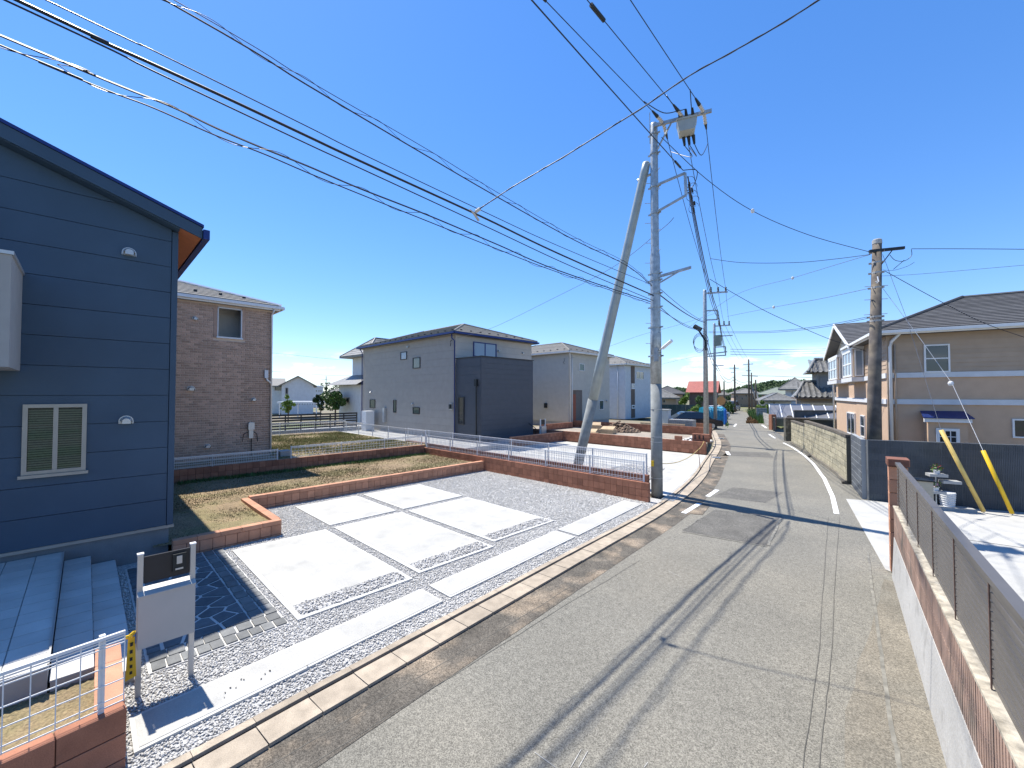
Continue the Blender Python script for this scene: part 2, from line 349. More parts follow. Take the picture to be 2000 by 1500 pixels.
# gutter: inner kerb strip, slot, lids
gut = thing('roadside_gutter', (LA[0].x, LA[0].y, 0), 'pale concrete roadside gutter of lids with a dark slot along the left road edge', 'gutter')
gut['kind'] = 'structure'; del gut['category']; del gut['label']
y = -1.2
while y < 36:
    a, b = at_y(LS, y), at_y(LS, y + .465); d = b - a; an = math.atan2(d.y, d.x) - math.pi/2; c = (a + b) / 2
    L = d.length
    block('gutter_lid', gut_conc, (c.x + .155 + random.uniform(-.004,.004), c.y, .012 + random.uniform(-.002,.002)), (.285, L - .009, .05), an, gut, .012)
    block('kerb_stone', gut_conc, (c.x - .088, c.y, .014), (.09, L - .004, .05), an, gut, .02)
    y += .465
m = MB()
Q = [at_y(LS, -1.2 + i*.5) for i in range(75)]
for a, b in zip(Q, Q[1:]): m.poly([(a.x-.13,a.y,.006),(a.x+.3,a.y,.006),(b.x+.3,b.y,.006),(b.x-.13,b.y,.006)])
m.build('gutter_slot', rubber, gut)
def grate(px0, w, l, an):
    p = G(*px0); m = MB((p.x, p.y, .045), an); m.box(-w/2,-l/2,-.01,-w/2+.02,l/2,0).box(w/2-.02,-l/2,-.01,w/2,l/2,0)
    for i in range(14): yy = -l/2 + (i + .5) * l / 14; m.box(-w/2+.02, yy-.008, -.01, w/2-.02, yy+.008, -.002)
    return m.build('drain_grate', steel)
tag(grate((1310,975), .33, .75, .12), 'steel drain grate set in the gutter at the foot of the tall pole', 'drain grate')
tag(grate((1399,895), .33, .5, .25), 'steel drain grate in the gutter before the second red wall end', 'drain grate')
tag(grate((1408,857), .33, .5, .3), 'farthest steel drain grate in the curving gutter by stacked blocks', 'drain grate')

# ------------------------------------------------------------------ near lot: gravel, concrete slabs
def edge_x(y): return at_y(LS, y).x - .125
gb = MB(); yy = [.0 + i*.5 for i in range(24)]
for a, b in zip(yy, yy[1:]): gb.poly([(-10.05,a,.006),(edge_x(a),a,.006),(edge_x(b),b,.006),(-10.05,b,.006)])
gb.poly([(-12.3,2.9,.006),(-10.05,2.9,.006),(-10.05,11.2,.006),(-12.3,11.2,.006)])
struct(gb.build('gravel_bed', gravel_b))
SLABS = [[G(455,1078),G(578,1220),G(800,1132),G(638,1037)], [G(655,1030),G(818,1128),G(955,1068),G(790,1003)],
         [G(575,992),G(640,1031),G(775,1000),G(700,967)], [G(712,965),G(787,999),G(888,977),G(813,948)], ]
def quad_at(x0, x1, y0, y1): return [Vector((x0,y0,0)),Vector((x1,y0,0)),Vector((x1,y1,0)),Vector((x0,y1,0))]
SL1 = quad_at(-9.40,-5.90,2.0,3.74); SL2 = quad_at(-9.40,-6.00,3.92,5.62); SL2b = quad_at(-9.38,-6.20,5.80,7.75)
SB1 = quad_at(-11.85,-9.62,3.92,5.60); SB2 = quad_at(-11.85,-9.62,5.80,7.75)
slabs_in = []
def slab(P, label, rim=.075, cob=False):
    t = thing('concrete_slab', tuple(sum(P, Vector())/4), label, 'concrete slab', 'slabs of the gravel parking space')
    zc = .035; m = MB()
    def inset(P, d):
        c = sum(P, Vector())/4; out = []
        for i in range(4):
            a, b, p = P[i-1], P[(i+1) % 4], P[i]
            e1 = (a-p).normalized(); e2 = (b-p).normalized(); out.append(p + e1*d + e2*d)
        return out
    I = inset(P, rim); m.ext([(p.x,p.y,-.03) for p in P], (0,0,.03+zc)); m.build('rim', conc_rim, t)
    n = MB()
    if cob:
        I2 = [I[0], I[0].lerp(I[1], .895), I[3].lerp(I[2], .895), I[3]]
        n.ext([(p.x,p.y,.01) for p in I2], (0,0,zc+.004-.01)); n.build('brushed_panel', concrete, t)
        c0 = [I[0].lerp(I[1], .90), I[1], I[2], I[3].lerp(I[2], .90)]
        k = MB(); k.poly([(p.x,p.y,zc+.003) for p in c0]); k.build('pebble_bed', gravel_b, t)
        stones(c0, 520, .022, .045, zc+.012, 'pebbles', pebble_m, t)
    else:
        n.ext([(p.x,p.y,.01) for p in I], (0,0,zc+.004-.01)); n.build('brushed_panel', concrete, t)
    slabs_in.append(P); return t
OCT = np.array([(1,0,0),(0,1,0),(-1,0,0),(0,-1,0),(0,0,1),(0,0,-1)], float)
OF = np.array([(0,1,4),(1,2,4),(2,3,4),(3,0,4),(1,0,5),(2,1,5),(3,2,5),(0,3,5)])
def stones_at(pts, smin, smax, name, mat, parent=None, flat=.6, **props):
    n = len(pts); s = rng.uniform(smin, smax, n)
    V = OCT[None] * (1 + rng.uniform(-.35, .35, (n, 6, 1))); V = V * (s[:,None] * .5)[:,None,:] 
    V = V * np.stack([rng.uniform(.8,1.35,n), rng.uniform(.7,1,n), rng.uniform(flat*.8,flat*1.2,n)], 1)[:,None,:]
    a = rng.uniform(0, 6.28, n); b = rng.uniform(-.6,.6,n); ca, sa = np.cos(a), np.sin(a); cb, sb = np.cos(b), np.sin(b)
    x, y, z = V[...,0], V[...,1], V[...,2]
    y, z = y*cb[:,None]-z*sb[:,None], y*sb[:,None]+z*cb[:,None]
    x, y = x*ca[:,None]-y*sa[:,None], x*sa[:,None]+y*ca[:,None]
    V = np.stack([x,y,z],-1) + pts[:,None,:]
    F = OF[None] + (np.arange(n)*6)[:,None,None]
    return np_mesh(name, V.reshape(-1,3), F.reshape(-1,3), mat, parent, **props)
def inpoly(P, X, Y):
    r = np.ones(len(X), bool); sgn = 0
    A = sum((P[i].x*P[(i+1)%len(P)].y - P[(i+1)%len(P)].x*P[i].y) for i in range(len(P)))
    for i in range(len(P)):
        a, b = P[i], P[(i+1) % len(P)]
        cr_ = (b.x-a.x)*(Y-a.y)-(b.y-a.y)*(X-a.x); r &= (cr_ * (1 if A > 0 else -1)) > 0
    return r
def stones(P, n, smin, smax, z, name, mat, parent=None, **props):
    xs = [p.x for p in P]; ys_ = [p.y for p in P]
    X = rng.uniform(min(xs), max(xs), n*2); Y = rng.uniform(min(ys_), max(ys_), n*2); k = inpoly(P, X, Y); X, Y = X[k][:n], Y[k][:n]
    return stones_at(np.stack([X, Y, np.full(len(X), z) + rng.uniform(0,.012,len(X))], 1), smin, smax, name, mat, parent, kind='stuff', **props)
slab(SL1, 'white parking slab nearest the flagstone patio, pebble band along its road end', cob=True)
slab(SL2, 'middle of the three front parking slabs with pebble bands', cob=True)
slab(SL2b, 'front parking slab farthest from the patio, open gravel along its far side', cob=True)
slab(SB1, 'rear parking slab next to the red wall corner, left of the pair')
slab(SB2, 'rear parking slab under the long low red wall, right of the pair')
def gstrip(y0, y1, o, w):
    a, b = at_y(LS, y0), at_y(LS, y1); return [Vector((a.x-o-w,y0,0)),Vector((a.x-o,y0,0)),Vector((b.x-o,y1,0)),Vector((b.x-o-w,y1,0))]
slab(gstrip(.33,3.64,.47,.54), 'long white footway slab in front of the mailbox stand', .035)
slab(gstrip(3.78,7.19,.47,.54), 'middle white footway slab beside the gutter', .035)
slab(gstrip(7.30,10.58,.47,.54), 'white footway slab ending at the tall red wall', .035)
PATIO = quad_at(-9.72,-5.92,.52,1.90)
# loose gravel over the lot
n = 210000
X = rng.uniform(-12.25,-4.1,n); Y = rng.uniform(.2,11.0,n)
ex = np.interp(Y, [p.y for p in LS], [p.x for p in LS]) - .14
k = (X < ex) & ~((X < -9.72) & (Y < 2.98)) & ~((X < -5.9) & (Y < .44)) 
for P in slabs_in + [PATIO]: k &= ~inpoly(P, X, Y)
k &= (rng.uniform(0, 1, n) < np.clip(1.25 - Y*.075, .35, 1))
X, Y = X[k], Y[k]; far_s = 1 + .06*Y
pts = np.stack([X, Y, rng.uniform(.006,.018,len(X))], 1)
stones_at(pts, .019, .038, 'gravel', gravel_m, kind='stuff')
# ------------------------------------------------------------------ flagstone patio
pat = struct(MB().box(-9.72,.52,-.02,-5.92,1.90,.022).build('patio', grout))
def clip(poly, nx, ny, c):
    out = []
    for i in range(len(poly)):
        a, b = poly[i], poly[(i+1) % len(poly)]; da = nx*a[0]+ny*a[1]-c; db = nx*b[0]+ny*b[1]-c
        if da <= 0: out.append(a)
        if da*db < 0: t = da/(da-db); out.append((a[0]+t*(b[0]-a[0]), a[1]+t*(b[1]-a[1])))
    return out
x0, x1, y0, y1 = -9.66, -6.36, .70, 1.56; S = []
while len(S) < 44:
    q = (random.uniform(x0,x1), random.uniform(y0,y1))
    if all(math.hypot(q[0]-a[0], q[1]-a[1]) > .20 for a in S): S.append(q)
for i, a in enumerate(S):
    P = [(x0,y0),(x1,y0),(x1,y1),(x0,y1)]
    for b in S:
        if b is a: continue
        nx, ny = b[0]-a[0], b[1]-a[1]; L = math.hypot(nx, ny); nx /= L; ny /= L
        P = clip(P, nx, ny, nx*(a[0]+b[0])/2 + ny*(a[1]+b[1])/2 - .019)
    if len(P) >= 3:
        m = MB(); z = .036 + random.uniform(-.003,.003); c = (sum(p[0] for p in P)/len(P), sum(p[1] for p in P)/len(P))
        m.ext([(p[0],p[1],.0) for p in P], (0,0,z-.004)); m.build('flagstone', flag, pat)
def setts(xa, xb, ya, yb, nx, ny, mat=flag_l):
    for i in range(nx):
        for j in range(ny):
            sx, sy = (xb-xa)/nx, (yb-ya)/ny
            block('sett', mat, (xa+sx*(i+.5)+random.uniform(-.006,.006), ya+sy*(j+.5)+random.uniform(-.006,.006), .02+random.uniform(-.003,.003)), (sx*random.uniform(.86,.94), sy*random.uniform(.84,.92), .035), random.uniform(-.03,.03), pat, .05)
setts(-9.7,-6.34,1.58,1.74,13,1); setts(-9.7,-6.34,1.74,1.89,20,1); setts(-6.34,-6.13,.54,1.89,1,8); setts(-6.13,-5.93,.54,1.89,1,10); setts(-9.66,-6.34,.54,.67,26,1, flag)

# ------------------------------------------------------------------ red block walls
def red_wall(label, p0, p1, z0, z1, thick=.12, bl=.2, bh=.2, mat=red_block, cap=0.0, group='red block walls of the new lots', skip=None, capmat=pink_block):
    p0, p1 = Vector((*p0, 0)), Vector((*p1, 0)); d = p1-p0; L = d.length; an = math.atan2(d.y, d.x); u = d.normalized()
    t = thing('block_wall', (p0.x, p0.y, z0), label, 'wall', group)
    m = MB((p0.x, p0.y, 0), an); m.box(.012, -thick/2+.012, z0-.1, L-.012, thick/2-.012, z1-cap-.012); m.build('mortar_core', mortar_red, t)
    nc = max(1, round(L/bl)); sx = L/nc; z = z1 - cap; r = 0
    while z > z0 + .02:
        zb = max(z - bh, z0-.08); hgt = z - zb
        for i in range(nc):
            c = p0 + u*(sx*(i+.5)); block('block', mat, (c.x, c.y, (z+zb)/2), (sx-.008, thick, hgt-.009), an, t, .02)
        z = zb; r += 1
    if cap:
        k = max(1, round(L/.4)); cx = L/k
        for i in range(k):
            c = p0 + u*(cx*(i+.5)); block('cap_block', capmat, (c.x, c.y, z1-cap/2), (cx-.005, thick+.012, cap-.004), an, t, .03)
    return t
red_wall('low red block wall before the navy house corner, holding the brown yard', (-9.82,1.15), (-9.82,2.96), 0, .335, .15, cap=.09, mat=pink_block)
red_wall('short return of the low red wall beside the gravel, by the slab corner', (-9.90,2.90), (-12.45,2.90), 0, .337, .15, cap=.09, mat=pink_block)
red_wall('long low red wall between the brown yard and the rear slabs', (-12.38,2.98), (-12.38,11.0), 0, .38, .15, cap=.09, mat=pink_block)
red_wall('tall red block wall with white mesh fence, right side of the gravel lot', (-16.55,11.06), (-5.42,10.98), 0, .54)
red_wall('second red block wall behind the first, ending at the tall pole', (-19.0,11.62), (-5.72,11.55), 0, .64)
red_wall('rear red wall below the brick house and its white fence', (-16.5,-.5), (-16.5,11.0), .28, .66, bl=.2)
red_wall('near left red wall of large blocks carrying a white mesh fence', (-4.10,-3.6), (-4.66,.27), -.05, .49, .12, bl=.4)
red_wall('short flat red coping wall between the near fence and the porch', (-4.74,.18), (-5.86,.20), 0, .485, .17, bl=.4, cap=.06)
red_wall('red wall in front of the building plot, right of the leaning strut', (-20.6,21.4), (-7.55,21.3), .05, .66)
red_wall('short red wall step beside the grey house, ahead of the cream house', (-16.4,16.6), (-16.4,21.3), .05, .62, bl=.2, cap=.06)
red_wall('farther red wall between the building plot and the white house', (-23.2,28.6), (-9.75,28.45), .1, .82)
red_wall('small red wall by the second utility pole, before the dark car', (-15.2,35.6), (-12.05,35.3), .0, .62)
red_wall('red wall under the cream house wall, behind the grey house', (-20.2,23.6), (-20.2,27.6), .1, .75)
for i, (px, py, lab) in enumerate(((1325,852,'single red block left on the wall near the tall pole'),)):
    p = AY(px, py, 21.35); block('loose_block', red_block, (p.x, p.y, .76), (.36, .13, .19), 0, None, .03, label=lab, category='block')

# ------------------------------------------------------------------ mesh fences
def mesh_fence(label, p0, p1, z0, hgt, span=2.0, vs_=.1, wr=.0035, group='white mesh fences on the red walls', mat=white_al, frame=False, end_over=0.0):
    p0, p1 = Vector((*p0, 0)), Vector((*p1, 0)); d = p1-p0; L = d.length; an = math.atan2(d.y, d.x); u = d.normalized()
    t = thing('mesh_fence', (p0.x, p0.y, z0), label, 'fence', group); k = max(1, round(L/span)); s = L/k
    for i in range(k+1):
        c = p0 + u*(s*i); o = MB((c.x, c.y, z0), an).box(-.018,.012,-.03,.018,.048,hgt+.02).build('post', mat, t)
    MB((p0.x, p0.y, z0), an).box(0,-.012,hgt-.012,L+end_over,.010,hgt+.012).build('top_rail', mat, t)
    for i in range(k):
        m = MB((p0.x, p0.y, z0), an); a, b = s*i, s*(i+1)
        if i == k-1: b += end_over
        for f in (.95, .90, .86, .60, .36, .14, .06): m.box(a, -.003, hgt*f-wr, b, .003, hgt*f+wr)
        q = int((b-a)/vs_)
        for j in range(q+1): x = a + (b-a)*j/q; m.box(x-wr*.8, .003, hgt*.04, x+wr*.8, .009, hgt)
        m.build('mesh_panel', mat, t)
    return t
mesh_fence('near left white mesh fence on the large red blocks', (-4.10,-3.6), (-4.64,.13), .49, .58, 1.87, .125, .0042, end_over=.13)
mesh_fence('white mesh fence on the tall wall beside the gravel lot', (-16.4,11.06), (-5.6,10.98), .54, .56, 1.95, .1, .005)
mesh_fence('white mesh fence on the second wall, ending beside the tall pole', (-18.9,11.62), (-5.80,11.55), .64, .60, 2.0, .075, .0045)
mesh_fence('white mesh fence below the brick house wall', (-16.5,1.0), (-16.5,4.85), .66, .36, 1.9, .05, .0045)
mesh_fence('see-through white fence on the rear red wall beside the brick house', (-16.5,5.3), (-16.5,10.9), .66, .42, 1.9, .12, .005)
mesh_fence('far white fence across the back lawn under the black slat fence', (-26.0,4.0), (-26.0,11.5), .65, .70, 2.0, .1, .006)
mesh_fence('far white fence along the back lawn towards the grey house', (-25.9,11.5), (-16.7,11.2), .65, .62, 2.0, .1, .006)

# ------------------------------------------------------------------ yards
def yard(name, P, z, mat, zb=-.05): return struct(MB().ext([(p[0],p[1],zb) for p in P], (0,0,z-zb)).build(name, mat))
def bumpy(name, xa, xb, ya, yb, z, mat, n=60, amp=.03):
    X = np.linspace(xa, xb, n); Y = np.linspace(ya, yb, n); XX, YY = np.meshgrid(X, Y); Z = z + rng.normal(0, amp*.25, XX.shape) + amp*np.sin(XX*2.1)*np.sin(YY*1.7)
    V = np.stack([XX.ravel(), YY.ravel(), Z.ravel()], 1); i = np.arange(n*n).reshape(n, n)
    F = np.stack([i[:-1,:-1].ravel(), i[:-1,1:].ravel(), i[1:,1:].ravel(), i[1:,:-1].ravel()], 1)
    return struct(np_mesh(name, V, F, mat))
bumpy('yard_soil', -16.44,-12.45,-.5,11.0,.262,soil,80,.02); bumpy('yard_soil', -12.75,-9.89,.9,2.83,.262,soil,40,.018)
def grass(xa, xb, ya, yb, z, n, hmin, hmax, name='grass', mat=grass_m, keep=None, z1=None):
    X = rng.uniform(xa, xb, n); Y = rng.uniform(ya, yb, n)
    dens = .5 + .5*np.sin(X*1.3+2)*np.cos(Y*1.1) + rng.normal(0,.3,n); k = dens > .35
    if keep is not None: k &= keep(X, Y)
    X, Y = X[k], Y[k]; n = len(X)
    a = rng.uniform(0,6.28,n); hh = rng.uniform(hmin,hmax,n); w = rng.uniform(.006,.012,n); lean = rng.uniform(-.8,.8,(n,2))*hh[:,None]
    V = np.zeros((n,3,3)); V[:,0] = np.stack([X-np.cos(a)*w,Y-np.sin(a)*w,np.full(n,z)],1); V[:,1] = np.stack([X+np.cos(a)*w,Y+np.sin(a)*w,np.full(n,z)],1)
    V[:,2] = np.stack([X+lean[:,0],Y+lean[:,1],z+hh],1)
    return np_mesh(name, V.reshape(-1,3), np.arange(3*n).reshape(-1,3), mat, None, kind='stuff')
bumpy('yard_soil', -5.9,-4.64,-.7,.12,.20,soil,30,.02); bumpy('yard_soil', -5.9,-4.5,-3.6,-.7,.20,soil,30,.02)
grass(-16.4,-12.5,.5,10.95,.265,45000,.015,.04); grass(-16.42,-15.9,2,10.95,.265,7000,.04,.11, mat=leaf_m); grass(-12.4,-9.95,.95,2.8,.25,6000,.01,.028)
yard('back_lawn', [(-27,-6),(-16.56,-6),(-16.56,11.3),(-27,11.3)], .64, soil)
grass(-25.9,-16.7,5,11.1,.645,60000,.03,.08, mat=M('lawn_blade', (.16,.165,.05), .8, (1.2,.25), irand=.45))
yard('lot_ground', [(-36,11.7),(-16.4,11.7),(-16.4,21.3),(-36,21.3)], .28, conc_grey)
yard('parking_concrete', [(-17.4,11.75)] + [(at_y(LS, yy_).x-.14, yy_) for yy_ in (11.9,13.5,15,16.5,18,19.6,21.2)] + [(-16.3,21.2)], .03, concrete)
sheet('gravel_patch', [(-9.4,11.75),(-6.3,11.75),(-7.35,16.2),(-8.8,16.2)], .04, gravel_b)
stones([Vector((-9.4,11.75,0)),Vector((-6.3,11.75,0)),Vector((-7.35,16.2,0)),Vector((-8.8,16.2,0))], 9000, .03, .06, .045, 'gravel', gravel_m)
a_ = [at_y(LS, y) for y in (11.9,13.5,15,17,19,21)]
m = MB()
for a, b in zip(a_, a_[1:]): m.poly([(a.x-.62,a.y,.036),(a.x-.2,a.y,.036),(b.x-.2,b.y,.036),(b.x-.62,b.y,.036)])
struct(m.build('footway_slab', conc_rim))
for (yy_, xa, xb) in ((15.2,-17,-7.2),(18.2,-17,-7.6)): sheet('expansion_joint', [(xa,yy_),(xb,yy_),(xb,yy_+.05),(xa,yy_+.05)], .034, gravel_b)
sheet('expansion_joint', [(-11.2,11.9),(-11.12,11.9),(-11.12,21.2),(-11.2,21.2)], .0345, gravel_b)
yard('building_plot', [(-23.2,21.5),(-7.7,21.5),(-9.8,28.3),(-23.2,28.3)], .28, M('plot_soil', (.30,.26,.21), .95, (1.2,.25), (9,.9,.08), fine=(25,.25)))
yard('plot_ground', [(-36,28.7),(-9.9,28.7),(-12.1,35.4),(-12.8,38.5),(-36,50)], .12, ground_m)
yard('lot_ground', [(-36,21.4),(-20.6,21.4),(-20.6,28.4),(-36,28.4)], .26, ground_m)

# ------------------------------------------------------------------ house parts
class Frame:                      # a local frame: origin + yaw
    def __init__(s, o, yaw=0.0): s.o = Vector((o[0], o[1], 0)); s.yaw = yaw; s.c = math.cos(yaw); s.s = math.sin(yaw)
    def mb(s): return MB(s.o, s.yaw)
    def w(s, x, y, z=0): return Vector((s.o.x + s.c*x - s.s*y, s.o.y + s.s*x + s.c*y, z))
def on_face(F, face, off_):
    """returns f(u, out, z) -> local coords for a vertical face: ('x', X, sign) or ('y', Y, sign)"""
    ax, c, sg = face
    if ax == 'x': return lambda u, o, z: (c + sg*(o+off_), u, z)
    return lambda u, o, z: (u, c + sg*(o+off_), z)
def fbox(m, f, u0, u1, z0, z1, o0, o1):
    a, b = f(u0, o0, z0), f(u1, o1, z1); m.box(a[0], a[1], a[2], b[0], b[1], b[2])
def window(F, parent, face, u0, u1, z0, z1, fm=black_al, gm=glass_dk, mu=0, mz=0, fw=.045, off_=.0, name='window', sill=False, grid=None):
    f = on_face(F, face, off_); m = F.mb(); d = .05
    fbox(m, f, u0, u0+fw, z0, z1, -.02, d); fbox(m, f, u1-fw, u1, z0, z1, -.02, d); fbox(m, f, u0+fw, u1-fw, z0, z0+fw, -.02, d-.003); fbox(m, f, u0+fw, u1-fw, z1-fw, z1, -.02, d-.003)
    for i in range(mu): u = u0 + (u1-u0)*(i+1)/(mu+1); fbox(m, f, u-fw*.5, u+fw*.5, z0+fw, z1-fw, -.02, d-.008)
    for i in range(mz): z = z0 + (z1-z0)*(i+1)/(mz+1); fbox(m, f, u0+fw, u1-fw, z-fw*.4, z+fw*.4, -.02, d-.012)
    if grid:
        for i in range(grid[0]-1): u = u0+fw + (u1-u0-2*fw)*(i+1)/grid[0]; fbox(m, f, u-.012, u+.012, z0+fw, z1-fw, -.02, d-.015)
        for i in range(grid[1]-1): z = z0+fw + (z1-z0-2*fw)*(i+1)/grid[1]; fbox(m, f, u0+fw, u1-fw, z-.012, z+.012, -.02, d-.018)
    o = m.build(name, fm, parent)
    k = F.mb(); fbox(k, f, u0+fw*.9, u1-fw*.9, z0+fw*.9, z1-fw*.9, -.02, .018); k.build('pane', gm, o)
    if sill: s = F.mb(); fbox(s, f, u0-.03, u1+.03, z0-.05, z0-.003, -.02, .09); s.build('sill', fm, o)
    return o
def vent(F, parent, face, u, z, r=.075, mat=silver):
    f = on_face(F, face, 0); m = F.mb(); n = 8
    # hooded cap: half dome over a flange
    for o0, o1, rr in ((0, .02, r*1.15),):
        ring = [f(u + rr*math.cos(math.pi*i/n), o0, z + rr*math.sin(math.pi*i/n)) for i in range(n+1)] + [f(u - rr, o0, z - r*.5), f(u + rr, o0, z - r*.5)]
        ring2 = [f(u + rr*math.cos(math.pi*i/n), o1, z + rr*math.sin(math.pi*i/n)) for i in range(n+1)] + [f(u - rr, o1, z - r*.5), f(u + rr, o1, z - r*.5)]
        k = len(ring); m.add(ring+ring2, [tuple(range(k, 2*k))] + [(i,(i+1) % k,k+(i+1) % k,k+i) for i in range(k)])
    rows = []
    for j in range(4):
        t = j/3; rr = r*(1 - .35*t*t); o = .02 + r*1.1*t
        rows.append([f(u + rr*math.cos(math.pi*i/n), o, z + rr*math.sin(math.pi*i/n)*(1-.15*t)) for i in range(n+1)])
    vs_ = [p for rw in rows for p in rw]; fs = []
    for j in range(3):
        for i in range(n): a = j*(n+1)+i; fs.append((a, a+1, a+n+2, a+n+1))
    fs.append(tuple(range(3*(n+1), 4*(n+1)))); m.add(vs_, fs)
    # skirts down
    a, b = f(u - r, .02, z - r*.5), f(u - r*.92, .02 + r*1.0, z); m.box(a[0], a[1], a[2], b[0], b[1], b[2])
    a, b = f(u + r*.92, .02, z - r*.5), f(u + r, .02 + r*1.0, z); m.box(a[0], a[1], a[2], b[0], b[1], b[2])
    a, b = f(u - r*.65, .02 + r*.95, z - r*.5), f(u + r*.65, .02 + r*1.08, z); m.box(a[0], a[1], a[2], b[0], b[1], b[2])
    return m.build('vent_hood', mat, parent, smooth=False)
def pipe(F, parent, pts, r, mat, name='downpipe', n=8):
    return MB().tube([F.w(*p) for p in pts], r, n).build(name, mat, parent, smooth=True)
def courses(F, parent, faces, nrow, mat, lift=.03, name='shingle_courses', seglen=None):
    m = F.mb()
    for e0, e1, t1, t0 in faces:
        e0, e1, t1, t0 = map(Vector, (e0, e1, t1, t0)); nrm = (e1-e0).cross(t0-e0).normalized()
        if nrm.z < 0: nrm = -nrm
        for i in range(nrow):
            a0, a1 = e0.lerp(t0, i/nrow), e1.lerp(t1, i/nrow); b0, b1 = e0.lerp(t0, (i+1)/nrow), e1.lerp(t1, (i+1)/nrow)
            k = max(1, int((a1-a0).length/seglen)) if seglen else 1
            for j in range(k):
                p, q = a0.lerp(a1, j/k), a0.lerp(a1, (j+1)/k); r_, s_ = b0.lerp(b1, j/k), b0.lerp(b1, (j+1)/k)
                if k > 1: g_ = (q-p)*.012; p, q = p+g_, q-g_; r_, s_ = r_+g_, s_-g_
                up, lo = nrm*lift, nrm*.006
                m.add([tuple(p+up), tuple(q+up), tuple(s_+lo), tuple(r_+lo), tuple(p), tuple(q)], [(0,1,2,3),(4,5,1,0)])
    return m.build(name, mat, parent, kind='stuff')
def hip_roof(F, parent, x0, y0, x1, y1, z, slope, oh, mat, fascia_m, rows=16, th=.16, ridge_m=None, gut_m=None, guards=False):
    x0 -= oh; y0 -= oh; x1 += oh; y1 += oh; w, l = x1-x0, y1-y0; hgt = min(w, l)/2*slope
    if w >= l: ra, rb = (x0+l/2, (y0+y1)/2, z+hgt), (x1-l/2, (y0+y1)/2, z+hgt)
    else: ra, rb = ((x0+x1)/2, y0+w/2, z+hgt), ((x0+x1)/2, y1-w/2, z+hgt)
    A, B, C_, D_ = (x0,y0,z), (x1,y0,z), (x1,y1,z), (x0,y1,z); m = F.mb()
    if w >= l: fc = [(A,B,rb,ra),(C_,D_,ra,rb),(D_,A,ra,ra),(B,C_,rb,rb)]
    else: fc = [(B,C_,rb,ra),(D_,A,ra,rb),(A,B,ra,ra),(C_,D_,rb,rb)]
    for f in fc: m.poly([p for i, p in enumerate(f) if i < 3 or f[2] != f[3]])
    lo = [(p[0],p[1],z-th) for p in (A,B,C_,D_)]; m.poly(lo[::-1]); q = [A,B,C_,D_]
    roof = m.build('roof', mat, parent)
    k = F.mb(); e = .02
    for i in range(4):
        a, b = q[i], q[(i+1) % 4]; k.box(min(a[0],b[0])-e, min(a[1],b[1])-e, z-th-.01, max(a[0],b[0])+e, max(a[1],b[1])+e, z-.012)
    k.build('fascia', fascia_m, roof)
    courses(F, roof, fc, rows, mat)
    k = F.mb()
    for a, b in ((A, ra if w >= l else ra), (B, rb if w >= l else ra), (C_, rb), (D_, ra if w >= l else rb), (ra, rb)):
        k.tube([tuple(Vector(a)+Vector((0,0,.03))), tuple(Vector(b)+Vector((0,0,.05)))], .06, 6)
    k.build('ridge_cap', ridge_m or mat, roof)
    if gut_m:
        k = F.mb()
        for i in range(4):
            a, b = q[i], q[(i+1) % 4]; ox = .07 if a[0] == b[0] == x1 else -.07 if a[0] == b[0] == x0 else 0; oy = .07 if a[1] == b[1] == y1 else -.07 if a[1] == b[1] == y0 else 0
            k.box(min(a[0],b[0])+ox-.05-(.02 if oy else 0), min(a[1],b[1])+oy-.05-(.02 if ox else 0), z-.13, max(a[0],b[0])+ox+.05+(.02 if oy else 0), max(a[1],b[1])+oy+.05+(.02 if ox else 0), z-.03)
        k.build('rain_gutter', gut_m, roof)
    if guards:
        k = F.mb()
        for e0, e1, t1, t0 in fc:
            e0, e1, t1, t0 = map(Vector, (e0, e1, t1, t0)); p0, p1 = e0.lerp(t0, .16), e1.lerp(t1, .16); cnt = max(2, int((p1-p0).length/.75))
            for i in range(cnt):
                c = p0.lerp(p1, (i+.5)/cnt); k.box(c.x-.05, c.y-.05, c.z+.02, c.x+.05, c.y+.05, c.z+.07)
        k.build('snow_guards', black_al, roof, kind='stuff')
    return roof
def siding(F, parent, face, u0, u1, z0, z1, rowh, mat, th=.022, name='siding_panel'):
    n = max(1, round((z1-z0)/rowh)); hh = (z1-z0)/n; ax, c, sg = face
    for i in range(n):
        zc = z0 + hh*(i+.5); L = abs(u1-u0)
        p = F.w(c+sg*th/2, (u0+u1)/2, zc) if ax == 'x' else F.w((u0+u1)/2, c+sg*th/2, zc)
        s_ = (th, L, hh-.008) if ax == 'x' else (L, th, hh-.008)
        block(name, mat, p, s_, F.yaw, parent, .02)

